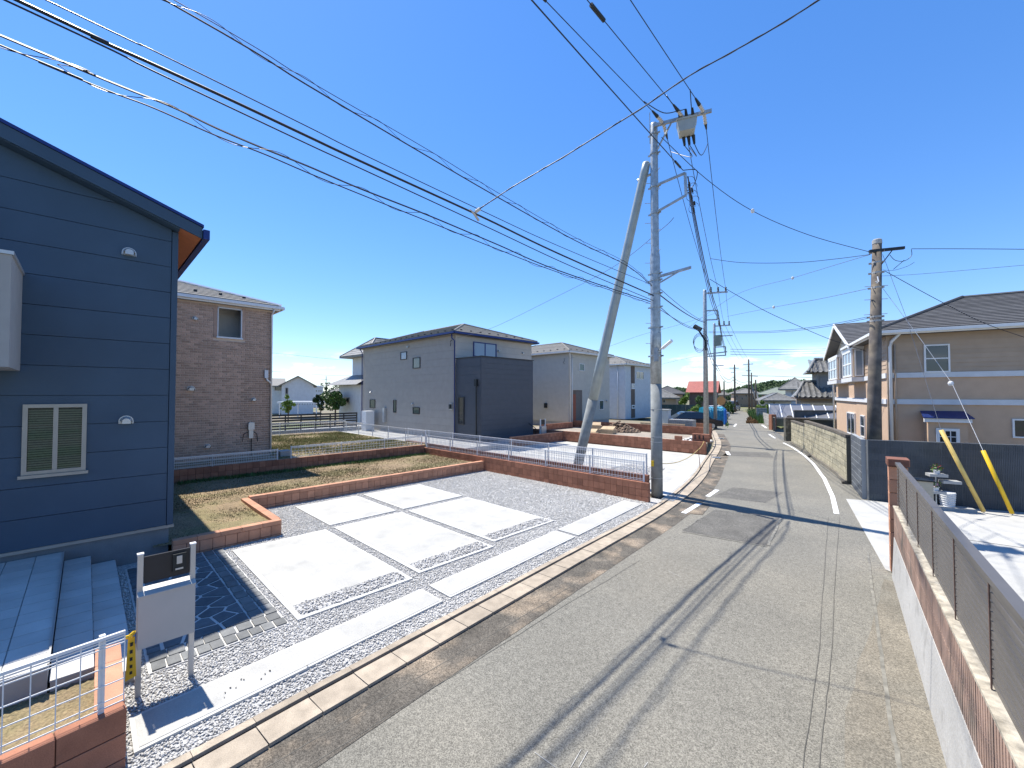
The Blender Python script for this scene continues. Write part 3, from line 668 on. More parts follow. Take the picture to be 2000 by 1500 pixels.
# ------------------------------------------------------------------ navy house
F = Frame((0,0)); WX = -10.0
nv = thing('navy_house', (WX, 1.15, 0), 'navy metal-sided house with sloping roof at the left edge', 'house')
rz = lambda y: 6.22 - .357*(y-1.52) if y > -3.6 else 6.22 + .357*5.12 + .357*(y+3.6)
under = lambda y: rz(y) - .30
F.mb().ext([(WX-.03,-9,.55),(WX-.03,1.14,.55),(WX-.03,1.14,under(1.14)),(WX-.03,-3.6,under(-3.6)),(WX-.03,-9,under(-9))], (-8,0,0)).build('wall', navy, nv)
F.mb().box(WX-8,-9,-.05,WX-.02,1.12,.555).build('foundation', found, nv)
F.mb().box(WX-.03,-9,.535,WX+.03,1.19,.585).box(WX-8,1.13,.535,WX-.03,1.19,.585).build('base_flashing', champagne, nv)
rh = .479; zz = .59
for i in range(16):
    za, zb = .59 + i*rh + (.0 if i else 0), .59 + (i+1)*rh - .009
    def ymax(z): return min(1.075, 1.52 + (6.22 - .30 - z)/.357)
    if ymax(za) < -3.4: break
    P = [(-9,za),(ymax(za),za),(ymax(zb),zb),(-9,zb)]
    if ymax(zb) < 1.075 < 1.52 + (5.92-za)/.357: P = [(-9,za),(1.075,za),(1.075, 5.92 - .357*(1.075-1.52)),(ymax(zb),zb),(-9,zb)]
    F.mb().ext([(WX-.035,p[0],p[1]) for p in P], (.055,0,0)).build('siding_panel', navy, nv)
F.mb().box(WX-.03,1.085,.59,WX+.03,1.175,under(1.17)).box(WX-.3,1.14,.59,WX-.035,1.172,6.0).build('corner_trim', navy, nv)
rf = F.mb(); ya, yb = -3.6, 1.52
rf.ext([(WX+.31,-9.2,rz(-9.2)-.02),(WX+.31,ya,rz(ya)),(WX+.31,yb,rz(yb)),(WX+.31,yb,rz(yb)-.05),(WX+.31,ya,rz(ya)-.06),(WX+.31,-9.2,rz(-9.2)-.08)], (-9.2,0,0))
roof = rf.build('roof', navy_trim, nv)
F.mb().ext([(WX+.29,-9.1,rz(-9.1)-.09),(WX+.29,ya,rz(ya)-.063),(WX+.29,yb-.02,rz(yb)-.053),(WX+.29,yb-.02,rz(yb)-.26),(WX+.29,ya,rz(ya)-.29),(WX+.29,-9.1,rz(-9.1)-.3)], (-.04,0,0)).build('verge_fascia', navy, roof)
F.mb().ext([(WX+.245,-9.1,rz(-9.1)-.30),(WX+.245,ya,rz(ya)-.27),(WX+.245,1.17,rz(1.17)-.27),(WX+.245,1.17,rz(1.17)-.29),(WX+.245,ya,rz(ya)-.29),(WX+.245,-9.1,rz(-9.1)-.32)], (-.27,0,0)).build('verge_soffit', navy, roof)
F.mb().ext([(WX+.245,1.178,rz(1.178)-.22),(WX+.245,yb-.03,rz(yb)-.22),(WX+.245,yb-.03,rz(yb)-.25),(WX+.245,1.178,rz(1.178)-.25)], (-8.6,0,0)).build('eave_soffit', wood_soffit, roof)
F.mb().box(WX+.33,yb-.01,rz(yb)-.27,WX-8.7,yb+.09,rz(yb)-.09).build('rain_gutter', navy_trim, roof)
bal = F.mb().box(WX+.03,-5,3.36,-8.6,-.72,4.85).build('balcony', greige, nv)
F.mb().box(WX+.03,-5.02,4.853,-8.58,-.70,4.90).build('coping', silver, bal)
w = window(F, nv, ('x',WX+.02,1), -.68, .02, 1.74, 2.84, champagne, glass_cl, mu=1, fw=.055, sill=True)
k = MB()
for i in range(26): z = 1.80 + i*.037; k.box(WX+.023, -.62, z, WX+.031, -.03, z+.027)
k.build('blind_slats', blind, w)
for px, py in ((252,493),(246,820)):
    p = AX(px, py, WX); vent(F, nv, ('x',WX+.02,1), p.y, p.z-.02, .085)
# entrance porch: tiled terrace and two steps
por = thing('entrance_porch', (-7.9,-.2,0), 'stepped pale tiled entrance terrace below the navy house', 'porch')
for nm, ya, yb, z, cnt in (('terrace',-3.2,-.2,.45,10),('step',-.2,.11,.30,1),('step',.11,.41,.15,1)):
    MB().box(-9.97,ya+(.012 if nm=='step' else 0),-.02,-5.9,yb-.006,z-.012).build(nm + '_base', conc_grey, por)
    for i in range(13):
        for j in range(cnt):
            sx, sy = 4.07/13, (yb-ya)/cnt
            block('tile', conc_step, (-9.97+sx*(i+.5), ya+sy*(j+.5), z-.008), (sx-.010, sy-.010, .016), 0, por, .03)
MB().box(-9.9,-.21,.452,-5.9,-.195,.47).build('nosing', silver, por)

# mailbox stand
ms = thing('mailbox_stand', (-5.59,.62,0), 'silver two-post mailbox and intercom stand on the gravel', 'mailbox')
for y in (.41,.83): MB().box(-5.615,y-.022,-.05,-5.565,y+.022,1.40).build('post', silver, ms); 
for y in (.41,.83): MB().box(-5.619,y-.026,1.401,-5.561,y+.026,1.412).build('post_cap', white_al, ms)
MB().box(-5.60,.436,1.11,-5.575,.804,1.37).build('name_panel', black_al, ms)
ic = MB().box(-5.574,.66,1.16,-5.545,.77,1.34).build('intercom', rubber, ms)
MB().box(-5.544,.69,1.24,-5.535,.735,1.32).build('lens', silver, ic); MB().box(-5.544,.68,1.18,-5.537,.745,1.196).build('call_button', silver, ic)
bx_ = MB().box(-5.62,.395,.50,-5.50,.845,1.0); bx_.build('mailbox', M('warm_grey_metal', (.42,.41,.385), .45, (4,.03)), ms)
lid = MB().ext([(-5.63,.39,1.003),(-5.49,.39,1.003),(-5.49,.39,1.015),(-5.63,.39,1.06)], (0,.46,0)).build('lid', MATS['warm_grey_metal'], ms)
tp = thing('caution_tape', (-5.58,.37,.6), 'yellow caution tape knotted on the left mailbox post', 'tape')
MB().ext([(-5.57,.33,.62),(-5.57,.38,.62),(-5.55,.395,.24),(-5.55,.315,.22)], (.006,0,0)).build('tail', yellow_p, tp)
MB().tube([(-5.60,.385,.64),(-5.56,.37,.66),(-5.55,.34,.64),(-5.57,.31,.63)], .018, 6).build('knot', yellow_p, tp)
k = MB()
for z in (.54,.47,.40,.33,.27): k.box(-5.563,.345,z,-5.546,.365,z+.03)
k.build('lettering', rubber, tp)
MB().box(-5.59,.382,.55,-5.555,.388,.66).build('blue_strip', blue_p, tp)

# ------------------------------------------------------------------ brick house
bh = thing('brick_house', (-18,5.05,.62), 'brown brick-faced two-storey house behind the navy house', 'house')
X0 = -18.0; wy0, wy1, wz0, wz1 = 3.26, 4.02, 5.08, 6.14
m = MB()
m.box(X0-.06,-4,.62,X0,wy0,6.3).box(X0-.06,wy1,.62,X0,5.05,6.3).box(X0-.06,wy0,.62,X0,wy1,wz0).box(X0-.06,wy0,wz1,X0,wy1,6.3)
m.box(X0-8.5,4.99,.62,X0-.06,5.05,6.3).box(X0-8.5,-4,.62,X0-8.44,4.99,6.3)
m.build('wall', brick_mo, bh)
MB().box(X0-1.0,wy0-.35,wz0-.1,X0-.9,wy1+.35,6.3).box(X0-.9,wy1+.3,wz0-.1,X0-.1,wy1+.35,6.3).box(X0-.9,wy0-.35,wz0-.1,X0-.1,wy0-.3,6.3).box(X0-1.0,wy0-.35,wz0-.16,X0-.1,wy1+.35,wz0-.1).build('room_lining', conc_rim, bh)
wn = MB().box(X0-.1,wy0,wz0,X0+.03,wy0+.03,wz1).box(X0-.1,wy1-.03,wz0,X0+.03,wy1,wz1).box(X0-.1,wy0,wz1-.03,X0+.03,wy1,wz1).build('window', white_al, bh)
MB().box(X0-.1,wy0-.03,wz0-.06,X0+.07,wy1+.03,wz0-.003).build('sill', white_al, wn)
MB().box(X0-.06,wy0+.02,wz0,X0-.055,wy1-.02,wz1-.02).build('pane', glass_bl, wn) if False else None
for ya, yb in ((wy0-.11,wy0-.004),(wy1+.004,wy1+.11)): MB().box(X0+.001,ya,wz0-.06,X0+.022,yb,6.18).build('jamb_brick', brick_m, wn)
me = unit_mesh(brick_m, .02); bw, bz = .235, .083; cnt = 0; rest = MB(); row = 0; z = .70
spots = []
while z < 6.16:
    y = 1.2 + (bw/2 if row % 2 else 0)
    while y < 5.0:
        yb = min(y + bw - .016, 5.035)
        if z + bz > wz0-.08 and z < wz1+.06 and yb > wy0-.12 and y < wy1+.12:
            if y < wy0-.15: spots.append((y, wy0-.12, z))
            if yb > wy1+.15: spots.append((wy1+.12, yb-.006, z))
        else: spots.append((y, yb-.006, z))
        y += bw
    z += bz; row += 1
vis = [s for s in spots if s[1] > 2.15 and s[2] > .95]; vis.sort(key=lambda s: -s[0]); pick = set(vis[:290])
for s in spots:
    if s in pick: block('brick', brick_m, (X0+.008,(s[0]+s[1])/2,s[2]+bz/2), (.022, s[1]-s[0], bz-.020), 0, bh, .02)
    else: rest.box(X0-.003, s[0], s[2]+.010, X0+.019, s[1], s[2]+bz-.010)
rest.build('brick_courses', brick_m, bh, kind='stuff')
MB().box(X0-8.4,-3.9,.3,X0-.05,4.98,.66).build('foundation', conc_grey, bh)
hip_roof(F, bh, X0-8.5, -4.2, X0, 5.05, 6.42, .34, .22, shingle, white_al, rows=14, th=.18, gut_m=white_al, guards=True, ridge_m=white_al)
pipe(F, bh, [(X0+.30,5.02,6.25),(X0+.22,5.0,6.15),(X0+.08,5.0,6.05),(X0+.07,5.02,.7)], .032, white_al)
MB().box(X0+.02,4.77,3.62,X0+.12,4.89,3.92).build('rain_head', white_al, bh); pipe(F, bh, [(X0+.07,4.83,3.66),(X0+.07,4.86,3.55),(X0+.07,5.0,3.42)], .035, white_al)
for px, py, r in ((381,623,.07),(373,760,.10),(495,781,.075),(405,872,.085)):
    p = AX(px, py, X0); vent(F, bh, ('x',X0+.02,1), p.y, p.z, r)
mt = MB().box(X0+.02,4.28,1.35,X0+.10,4.42,1.95).box(X0+.03,4.25,1.68,X0+.14,4.45,1.93).build('meter_box', silver, bh)
MB().tube([(X0+.05,4.27,1.6),(X0+.06,4.12,1.52),(X0+.05,4.08,1.25)], .012, 6).tube([(X0+.05,4.44,1.6),(X0+.06,4.55,1.5),(X0+.05,4.58,1.22)], .012, 6).tube([(X0+.05,4.37,1.4),(X0+.05,4.38,.7)], .012, 6).build('meter_cable', cable_m, mt)
ub = MB().box(-17.7,5.15,.65,-17.2,5.55,.85).build('utility_box', greige); tag(ub, 'low pale plastic box beside the brick house corner', 'box')

# ------------------------------------------------------------------ grey house with charcoal porch
GX, GY = -19.93, 15.48
gh = thing('grey_house', (GX, GY, .3), 'grey two-storey house with charcoal porch block in the middle distance', 'house')
F.mb().box(GX-11.85,GY,.3,GX,GY+6.85,6.62).build('wall', greyh, gh)
siding(F, gh, ('y',GY,-1), GX-11.85, GX-.03, .62, 6.56, .455, greyh); siding(F, gh, ('x',GX,1), GY, GY+6.85, 4.9, 6.56, .455, greyh_u)
F.mb().box(GX-11.8,GY+.03,.0,GX-.04,GY+6.8,.34).build('foundation', conc_grey, gh)
hip_roof(F, gh, GX-11.85, GY, GX, GY+6.85, 6.74, .33, .32, shingle, black_al, rows=12, th=.15, gut_m=navy_trim, guards=True, ridge_m=shingle)
px_ = F.mb().box(GX+.002,GY+.05,.12,-17.62,GY+4.4,5.12).build('porch_block', darkbox, gh)
siding(F, gh, ('y',GY+.05,-1), GX+.03, -17.64, .35, 5.06, .455, darkbox); siding(F, gh, ('x',-17.62,1), GY+.03, GY+4.4, .35, 5.06, .303, darkbox)
F.mb().box(GX+.0,GY+.0,5.122,-17.56,GY+.12,5.17).box(-17.72,GY+.12,5.122,-17.56,GY+4.45,5.17).build('parapet_cap', black_al, gh)
F.mb().box(-19.6,GY+.1,.0,-17.66,GY+4.36,.345).build('porch_foundation', conc_grey, gh)
def wpx(F, parent, face, x0, x1, y0, y1, fm, gm, **k):        # window from its corners in the elevation
    if face[0] == 'x': a, b = AX(x0,y0,face[1]), AX(x1,y1,face[1]); return window(F, parent, face, min(a.y,b.y), max(a.y,b.y), b.z, a.z, fm, gm, **k)
    a, b = AY(x0,y0,face[1]), AY(x1,y1,face[1]); return window(F, parent, face, min(a.x,b.x), max(a.x,b.x), b.z, a.z, fm, gm, **k)
fy = ('y',GY-.022,-1)
for a in ((783,795,688,702),(807,821,699,719),(723,733,780,797),(769,774,781,806),(807,820,795,809)): wpx(F, gh, fy, *a, black_al, glass_bl if a[0] == 783 else glass_gr, fw=.05)
wpx(F, gh, ('x',GX+.022,1), 924, 969, 667, 700, navy_trim, glass_bl, mu=1, fw=.06)
wpx(F, gh, ('y',GY+.03,-1), 896, 907, 775, 829, black_al, glass_dk, fw=.06, off_=.01)
for px, py in ((798,678),(725,767),(807,789)): p = AY(px, py, GY); vent(F, gh, fy, p.x, p.z, .085, silver)
for px, py in ((973,686),(1020,690)): p = AX(px, py, GX); vent(F, gh, ('x',GX+.022,1), p.y, p.z, .085, silver)
p = AY(883,794,GY); F.mb().box(p.x-.14,GY-.10,p.z-.2,p.x+.14,GY-.023,p.z+.18).build('meter_board', silver, gh); F.mb().box(p.x-.10,GY-.18,p.z-.14,p.x+.06,GY-.101,p.z+.14).build('meter', rubber, gh)
pipe(F, gh, [(GX+.05,GY-.30,6.6),(GX+.05,GY-.30,6.35),(GX+.06,GY-.10,6.2),(GX+.06,GY-.08,.35)], .04, navy_trim)
pipe(F, gh, [(GX-11.87,GY-.30,6.6),(GX-11.87,GY-.1,6.3),(GX-11.87,GY-.08,.4)], .04, navy_trim)
pipe(F, gh, [(-17.95,GY-.02,3.6),(-17.95,GY-.05,3.4),(-17.93,GY-.05,.4)], .035, rubber); F.mb().box(-18.06,GY-.12,3.45,-17.86,GY+.02,3.85).build('rain_head', rubber, gh)
p = AY(755,815,GY); F.mb().box(p.x-.25,GY-.20,.95,p.x+.02,GY-.03,2.0).build('cable_cabinet', silver, gh)
p = AY(713,815,GY-.9); q = thing('water_heater', (p.x,p.y,.3), 'white heat pump water tank at the back end of the grey house', 'water heater')
MB().box(p.x-.35,GY-1.0,.3,p.x+.35,GY-.35,1.75).build('tank_case', white_al, q); MB().box(p.x-.3,GY-1.015,.5,p.x+.3,GY-1.001,.95).build('service_door', white_pl, q)
p = AX(893,667,GX+.3); MB().tube([(GX-.25,GY-.05,6.28),(GX-.3,GY-.14,6.2),(GX-.22,GY-.16,6.05),(GX-.3,GY-.14,5.9)], .02, 6).build('service_drop_loop', cable_m, gh)
# second mailbox stand in front of it
p = G(1060,862,.05); q = thing('mailbox_stand', (p.x,p.y,.03), 'far mailbox stand of two white posts before the charcoal porch', 'mailbox')
for dy in (-.22,.22): MB().box(p.x-.03,p.y+dy-.03,.0,p.x+.03,p.y+dy+.03,1.45).build('post', white_al, q)
MB().box(p.x-.02,p.y-.2,1.1,p.x+.02,p.y+.2,1.4).build('name_panel', black_al, q); MB().box(p.x-.08,p.y-.24,.55,p.x+.1,p.y+.24,1.0).build('mailbox', silver, q)
# handrail by the porch block
p = G(1046,862,.1); q = MB().tube([(p.x,p.y,.05),(p.x,p.y,.9),(p.x-.8,p.y+.1,1.25)], .025, 6).tube([(p.x-.8,p.y+.1,.1),(p.x-.8,p.y+.1,1.25)], .025, 6).build('handrail', black_al); tag(q, 'thin black handrail beside the charcoal porch block', 'handrail')

# ------------------------------------------------------------------ cream house and white house
CX, CY = -20.79, 27.94
ch = thing('cream_house', (CX, CY, .3), 'cream two-storey house with grey hip roof behind the leaning strut', 'house')
F.mb().box(CX-9.5,CY,.7,CX,CY+6.3,6.45).build('wall', cream, ch); F.mb().box(CX-9.45,CY+.03,.1,CX-.03,CY+6.25,.71).build('foundation', conc_grey, ch)
siding(F, ch, ('y',CY,-1), CX-9.5, CX-.02, .75, 6.4, .455, cream); siding(F, ch, ('x',CX,1), CY+1.9, CY+6.3, .75, 6.4, .455, cream); siding(F, ch, ('x',CX,1), CY, CY+.55, .75, 6.4, .455, cream); siding(F, ch, ('x',CX,1), CY+.55, CY+1.9, 3.35, 6.4, .455, cream)
hip_roof(F, ch, CX-9.5, CY, CX, CY+6.3, 6.58, .34, .32, shingle, white_al, rows=12, th=.16, gut_m=white_al, guards=True)
fx = ('x',CX+.022,1)
wpx(F, ch, fx, 1131,1141,710,725, white_al, glass_gr); wpx(F, ch, fx, 1171,1177.5,706,732, white_al, glass_gr, mz=1); wpx(F, ch, fx, 1170,1178.5,782,800, white_al, glass_gr)
a, b = AX(1118,764,CX), AX(1141,834,CX)
d = F.mb().box(CX-.0,CY+.56,.72,CX+.004,CY+1.88,3.34).build('entrance', brown_p, ch); F.mb().box(CX+.005,CY+.58,.75,CX+.012,CY+.95,3.0).build('door', M('red_brown_door',(.30,.07,.03),.5,(5,.1)), d)
F.mb().box(CX+.004,CY+.96,.75,CX+.010,CY+1.86,3.3).build('recess_panel', M('taupe_panel',(.17,.145,.125),.8,(4,.06)), d)
pipe(F, ch, [(CX+.28,CY-.25,6.4),(CX+.06,CY+.12,6.1),(CX+.06,CY+.14,.3)], .045, white_al); pipe(F, ch, [(CX+.06,CY+.38,6.35),(CX+.06,CY+.38,.3)], .035, white_al)
p = AY(1067,792,CY); F.mb().box(p.x-.14,CY-.16,p.z-.2,p.x+.14,CY-.023,p.z+.2).build('meter', rubber, ch)
p = AX(1184,783,CX); vent(F, ch, fx, p.y, p.z, .1, silver)
p = AY(1103,705,CY); MB().tube([(p.x,CY-.05,p.z+.2),(p.x+.05,CY-.12,p.z),(p.x-.08,CY-.12,p.z-.15),(p.x+.05,CY-.1,p.z-.25)], .02, 6).build('service_drop_loop', cable_m, ch)
HX, HY = -23.54, 42.06
wh = thing('white_house', (HX, HY, .2), 'white two-storey house with a brown vertical panel strip, beside the tall pole', 'house')
F.mb().box(HX-9,HY,.2,HX,HY+6.4,6.3).build('wall', white_pl, wh)
hip_roof(F, wh, HX-9, HY, HX, HY+6.4, 6.42, .34, .32, shingle, white_al, rows=10, th=.16, gut_m=white_al, guards=True)
a, b = AX(1232,716,HX), AX(1240,820,HX); F.mb().box(HX+.002,a.y,.3,HX+.03,b.y,6.2).build('brown_strip', brown_p, wh)
fx = ('x',HX+.0,1); fx2 = ('x',HX+.03,1)
wpx(F, wh, fx2, 1233,1239.5,749,760, white_al, glass_bl, fw=.12); wpx(F, wh, fx2, 1233.5,1240,791,798, white_al, glass_dk, fw=.12); wpx(F, wh, fx, 1242,1257,725,741, white_al, glass_gr, mu=1, fw=.06)
pipe(F, wh, [(HX-.9,HY-.05,6.3),(HX-.9,HY-.06,.3)], .04, white_al)
wg = F.mb().box(HX-7,HY+7.0,.2,HX-.6,HY+8.4,5.7); q = thing('white_house', (HX-1,HY+7.6,.2), 'white house mostly hidden behind the tall pole, roof just showing', 'house'); wg.build('wall', white_pl, q)
hip_roof(F, q, HX-7, HY+7.0, HX-.6, HY+8.4, 5.85, .6, .2, shingle, white_al, rows=8)
p = G(1300,835,.12); q = thing('white_pillar', (p.x,p.y,.1), 'pale gate pillar just right of the tall pole', 'pillar')
MB().box(p.x-.45,p.y-.3,.1,p.x+.35,p.y+.3,1.62).build('shaft', white_pl, q); MB().box(p.x-.49,p.y-.34,1.623,p.x+.39,p.y+.34,1.70).build('cap', conc_rim, q)

# ------------------------------------------------------------------ plot clutter
def pile(name, label, cx, cy, z, r, hgt, n, smin, smax, mat, cat):
    a = rng.uniform(0,6.28,n); rr = r*np.sqrt(rng.uniform(0,1,n)); P = np.stack([cx+rr*np.cos(a), cy+rr*np.sin(a)*.7, z+hgt*np.clip(1-rr/r,0,1)*rng.uniform(.3,1,n)],1)
    o = stones_at(P, smin, smax, name, mat, None, .7); return tag(o, label, cat)
p = G(1210,842,.3); pile('earth_pile', 'heap of brown earth on the building plot before the cream house', p.x, p.y, .3, 1.5, .75, 900, .12, .32, M('earth_clod',(.17,.12,.085),.95,None,irand=.3), 'earth pile')
p = G(1362,862,.3); pile('rubble_pile', 'pile of pale broken concrete beside the red blocks', p.x, p.y, .3, .8, .4, 60, .15, .38, M('rubble',(.55,.53,.49),.9,None,irand=.2), 'rubble')
for i, (px, py, sx, sy, sz, rz_, mat, lab, nm) in enumerate(((1150,846,1.2,.7,.10,.2,card_m,'flat sheets of board lying before the cream house','board_stack'),(1163,842,.9,.5,.45,.5,card_m,'open cardboard box leaning on the board stack','cardboard_box'),(1186,846,1.1,.6,.28,.1,wood_m,'low crate of offcuts right of the cardboard box','timber_crate'))):
    p = G(px, py, .3); t = thing(nm, (p.x,p.y,.28), lab, nm.split('_')[1])
    mb = MB((p.x,p.y,.28), rz_); mb.box(-sx/2,-sy/2,0,sx/2,sy/2,sz); mb.build('body', mat, t)
    mb = MB((p.x,p.y,.28), rz_+.3); mb.ext([(-sx*.4,-sy*.3,sz+.002),(sx*.4,-sy*.3,sz+.002),(sx*.5,sy*.4,sz+.18),(-sx*.3,sy*.4,sz+.18)], (0,0,.03)); mb.build('loose_sheet', mat, t)
sk = thing('stacked_blocks', tuple(AY(1369,868,21.6)), 'stack of hollow red blocks on the wall end by the road', 'block stack')
p = AY(1369,868,21.55)
for i in range(2):
    for j in range(2): block('block', red_block, (p.x-.22+.42*j, 21.6, .72+.2*i), (.40,.16,.19), 0, sk, .03)
for k_ in range(3): MB().box(p.x-.30+.2*k_, 21.51, .74, p.x-.24+.2*k_, 21.519, .95).build('hollow', rubber, sk)
q = thing('rope_stake', tuple(G(1368,917,.03)), 'rusty iron stake holding a yellow and black rope at the lot corner', 'stake'); p = G(1368,917,.03)
MB().tube([(p.x,p.y,-.05),(p.x-.10,p.y+.05,.95)], .014, 6).build('rod', M('rust',(.16,.07,.04),.8,(20,.2)), q)
rp = MB(); a, b, c = AY(1375,862,21.2), Vector((p.x-.09,p.y+.05,.80)), Vector((-5.57,11.95,.95))
def cat_pts(a, b, sag, n=14): return [lerp(a, b, i/n) - Vector((0,0,4*sag*(i/n)*(1-i/n))) for i in range(n+1)]
rp.tube(cat_pts(a, b, .05), .012, 6); rp.tube(cat_pts(b, c, .18), .012, 6); tag(rp.build('barrier_rope', pale_y), 'yellow rope strung from the tall pole to the far red wall', 'rope')

# ------------------------------------------------------------------ right side: fence wall, concrete yard, slate wall, mossy block wall
def RX(y): return -.41 - .1102*(y-9.48)            # outer face line of the right boundary wall
RA_ = math.atan(.1102)
rw = thing('boundary_wall', (RX(5),5,0), 'right boundary wall of white footing, ribbed pink blocks and taupe slat fence', 'wall')
mb = MB((RX(.5),.5,0), RA_)                         # local +y runs along the wall
Lw = 8.85
mb.ext([(.0,0,-.05),(.22,0,-.05),(.22,0,.66),(.035,0,.66)], (0,Lw,0)); mb.build('footing', M('stained_white_footing', (.42,.41,.385), .9, (1.6,.10), (40,.4,.006), tint=((.30,.29,.27), 3.2, .56, .70), fine=(40,.08)), rw)
rib = M('ribbed_pink_block', (.35,.235,.18), .9, (5,.18), (60,.35,.005), orand=.1, tint=((.20,.16,.13), 3, .5, .7))
fl = {}
def fluted(mat, n, depth=.10):
    key = (mat.name, n)
    if key in fl: return fl[key]
    prof = []
    for i in range(n):
        a, b = -.5 + i/n, -.5 + (i+1)/n; e_ = .18/n
        prof += [(a+e_,-.5),(b-e_,-.5),(b-e_*.4,-.5+depth),(b+e_*.4,-.5+depth)] if i < n-1 else [(a+e_,-.5),(b-e_,-.5)]
    P = prof + [(.5,.5),(-.5,.5)]
    m = MB(); m.ext([(p[0],p[1],-.5) for p in P], (0,0,1)); me = bpy.data.meshes.new('fluted'); me.from_pydata(m.v, [], m.f); me.materials.append(mat); me.update(); fl[key] = me; return me
def fblock(name, me, c, size, rz_, parent):
    o = bpy.data.objects.new(name, me); link(o, parent, c); o.scale = size; o.rotation_euler = (0,0,rz_); return o
fm_ = fluted(rib, 7, .14)
nb = 22
for r_ in range(2):
    for i in range(nb):
        p = MB((RX(.5),.5,0), RA_).P((.115, Lw*(i+.5)/nb, .66+.245*(r_+.5))); fblock('block', fm_, p, (Lw/nb-.006, .15, .24), RA_-math.pi/2, rw)
MB((RX(.5),.5,0), RA_).box(.03,0,1.152,.20,Lw,1.175).build('coping', M('lichen_mortar',(.36,.32,.25),.95,(14,.4),(40,.5,.01)), rw)
fc_ = thing('slat_fence', (RX(5)+.1,5,1.17), 'taupe aluminium slat fence on the right boundary wall', 'fence')
for i in range(11):
    z = 1.212 + i*.058; b = MB((RX(.5),.5,0), RA_); b.box(.085,.05,z,.105,Lw-.05,z+.036); b.build('slat', brownfence, fc_)
MB((RX(.5),.5,0), RA_).box(.065,.03,1.852,.13,Lw-.03,1.89).build('top_rail', brownfence, fc_)
rust_p = M('rusty_post', (.14,.085,.065), .7, (8,.2))
for i in range(9):
    y = .4 + i*1.02; MB((RX(.5),.5,0), RA_).box(.108,y-.018,1.176,.145,y+.018,1.85).build('post', rust_p, fc_); MB((RX(.5),.5,0), RA_).box(.078,y-.009,1.178,.0845,y+.009,1.85).build('stay', rust_p, fc_)
pl = thing('gate_pillar', (RX(9.45),9.45,0), 'pink block gate pillar with overhanging cap at the fence end', 'pillar')
pc = MB((RX(9.45),9.45,0), RA_)
for i in range(8):
    p = pc.P((.12,.12,.15+.22*i)); block('block', pink_block, (p[0],p[1],.14+.22*(i+.0)), (.24,.21,.212), RA_, pl, .02)
p = pc.P((.12,.12,1.90)); block('cap_block', M('brown_cap_block',(.20,.085,.055),.9,(6,.15),(60,.3,.005)), (p[0],p[1],1.865), (.28,.36,.12), RA_, pl, .05)
# concrete yard beyond the fence
yd = MB(); yd.poly([(RX(16)-.45,15.25,.012),(RX(9.6)-.06,9.6,.012),(RX(9.3)+.24,9.3,.012),(RX(.5)+.24,.5,.012),(14,.5,.012),(14,19,.012),(2.6,17.0,.012)])
struct(yd.build('concrete_yard', concrete))
for a, b in (((.1,8.9),(12,10.6)),((-.2,12.6),(12,14.2)),((2.2,2.0),(5.6,16.8))):
    a, b = Vector((*a,0)), Vector((*b,0)); n_ = Vector((-(b-a).y,(b-a).x,0)).normalized()*.012; sheet('yard_joint', [tuple(a-n_)[:2],tuple(b-n_)[:2],tuple(b+n_)[:2],tuple(a+n_)[:2]], .016, seam2)
# slate fluted block wall
def block_wall(label, pts, rows, hgt, bl, mat, name='block_wall', fl_n=0, thick=.15, z0=0.0, cap=None, caph=.08, joint=blk_joint, capover=.05, group=None):
    t = thing(name, (pts[0][0],pts[0][1],z0), label, 'wall', group)
    for a, b in zip(pts, pts[1:]):
        a, b = Vector((*a,0)), Vector((*b,0)); d = b-a; L = d.length; an = math.atan2(d.y,d.x); n_ = max(1, round(L/bl)); sx = L/n_
        MB((a.x,a.y,0), an).box(0,-thick/2+.008,z0-.1,L,thick/2-.008,z0+rows*hgt-.006).build('mortar_core', joint, t)
        for r_ in range(rows):
            sh = .5 if (r_ % 2 and not fl_n) else 0
            for i in range(n_ + (1 if sh else 0)):
                u0, u1 = max(0,(i-sh)*sx), min(L,(i+1-sh)*sx)
                c = a + d.normalized()*((u0+u1)/2); z = z0 + hgt*(r_+.5)
                if fl_n: fblock('block', fluted(mat, fl_n), (c.x,c.y,z), (u1-u0-.006, thick, hgt-.007), an, t)
                else: block('block', mat, (c.x,c.y,z), (u1-u0-.018, thick, hgt-.018), an, t, .03)
        if cap:
            k = max(1, round(L/.6))
            for i in range(k):
                c = a + d*((i+.5)/k); block('cap_stone', cap, (c.x,c.y,z0+rows*hgt+caph/2), (L/k-.008, thick+capover, caph), an, t, .06)
    return t
block_wall('dark slate fluted block wall facing the concrete yard', [(-1.12,15.56),(4.4,17.75)], 9, .19, .4, blk_dark, fl_n=12)
block_wall('short slate block return wall beside the road corner', [(-1.62,17.7),(-1.20,15.62)], 9, .19, .4, M('smooth_slate_block',(.085,.095,.105),.85,(4,.12),orand=.1), joint=M('pale_joint',(.30,.31,.31),.9,None), thick=.12)
TW = [(-1.74,17.8),(-2.2,19.6),(-2.85,21.7),(-3.55,23.9),(-4.25,26.0)]
block_wall('mossy tan block wall with dark coping along the right road edge', TW, 7, .205, .4, blk_tan, z0=.12, cap=blk_cap, caph=.10, joint=M('dark_joint',(.10,.095,.075),.95,None), thick=.14)
block_wall('lower end stretch of the mossy tan wall', [(-4.27,26.1),(-5.55,29.8)], 6, .205, .4, blk_tan, z0=.12, cap=blk_cap, caph=.09, joint=MATS['dark_joint'], thick=.14)
m = MB()
for a, b in zip(TW+[(-5.55,29.8)], (TW+[(-5.55,29.8)])[1:]): 
    a, b = Vector((*a,0)), Vector((*b,0)); n_ = Vector((-(b-a).y,(b-a).x,0)).normalized(); m.ext([tuple(a+n_*.13),tuple(b+n_*.13),tuple(b-n_*.12),tuple(a-n_*.12)], (0,0,.125))
struct(m.build('wall_footing', dirt_edge))
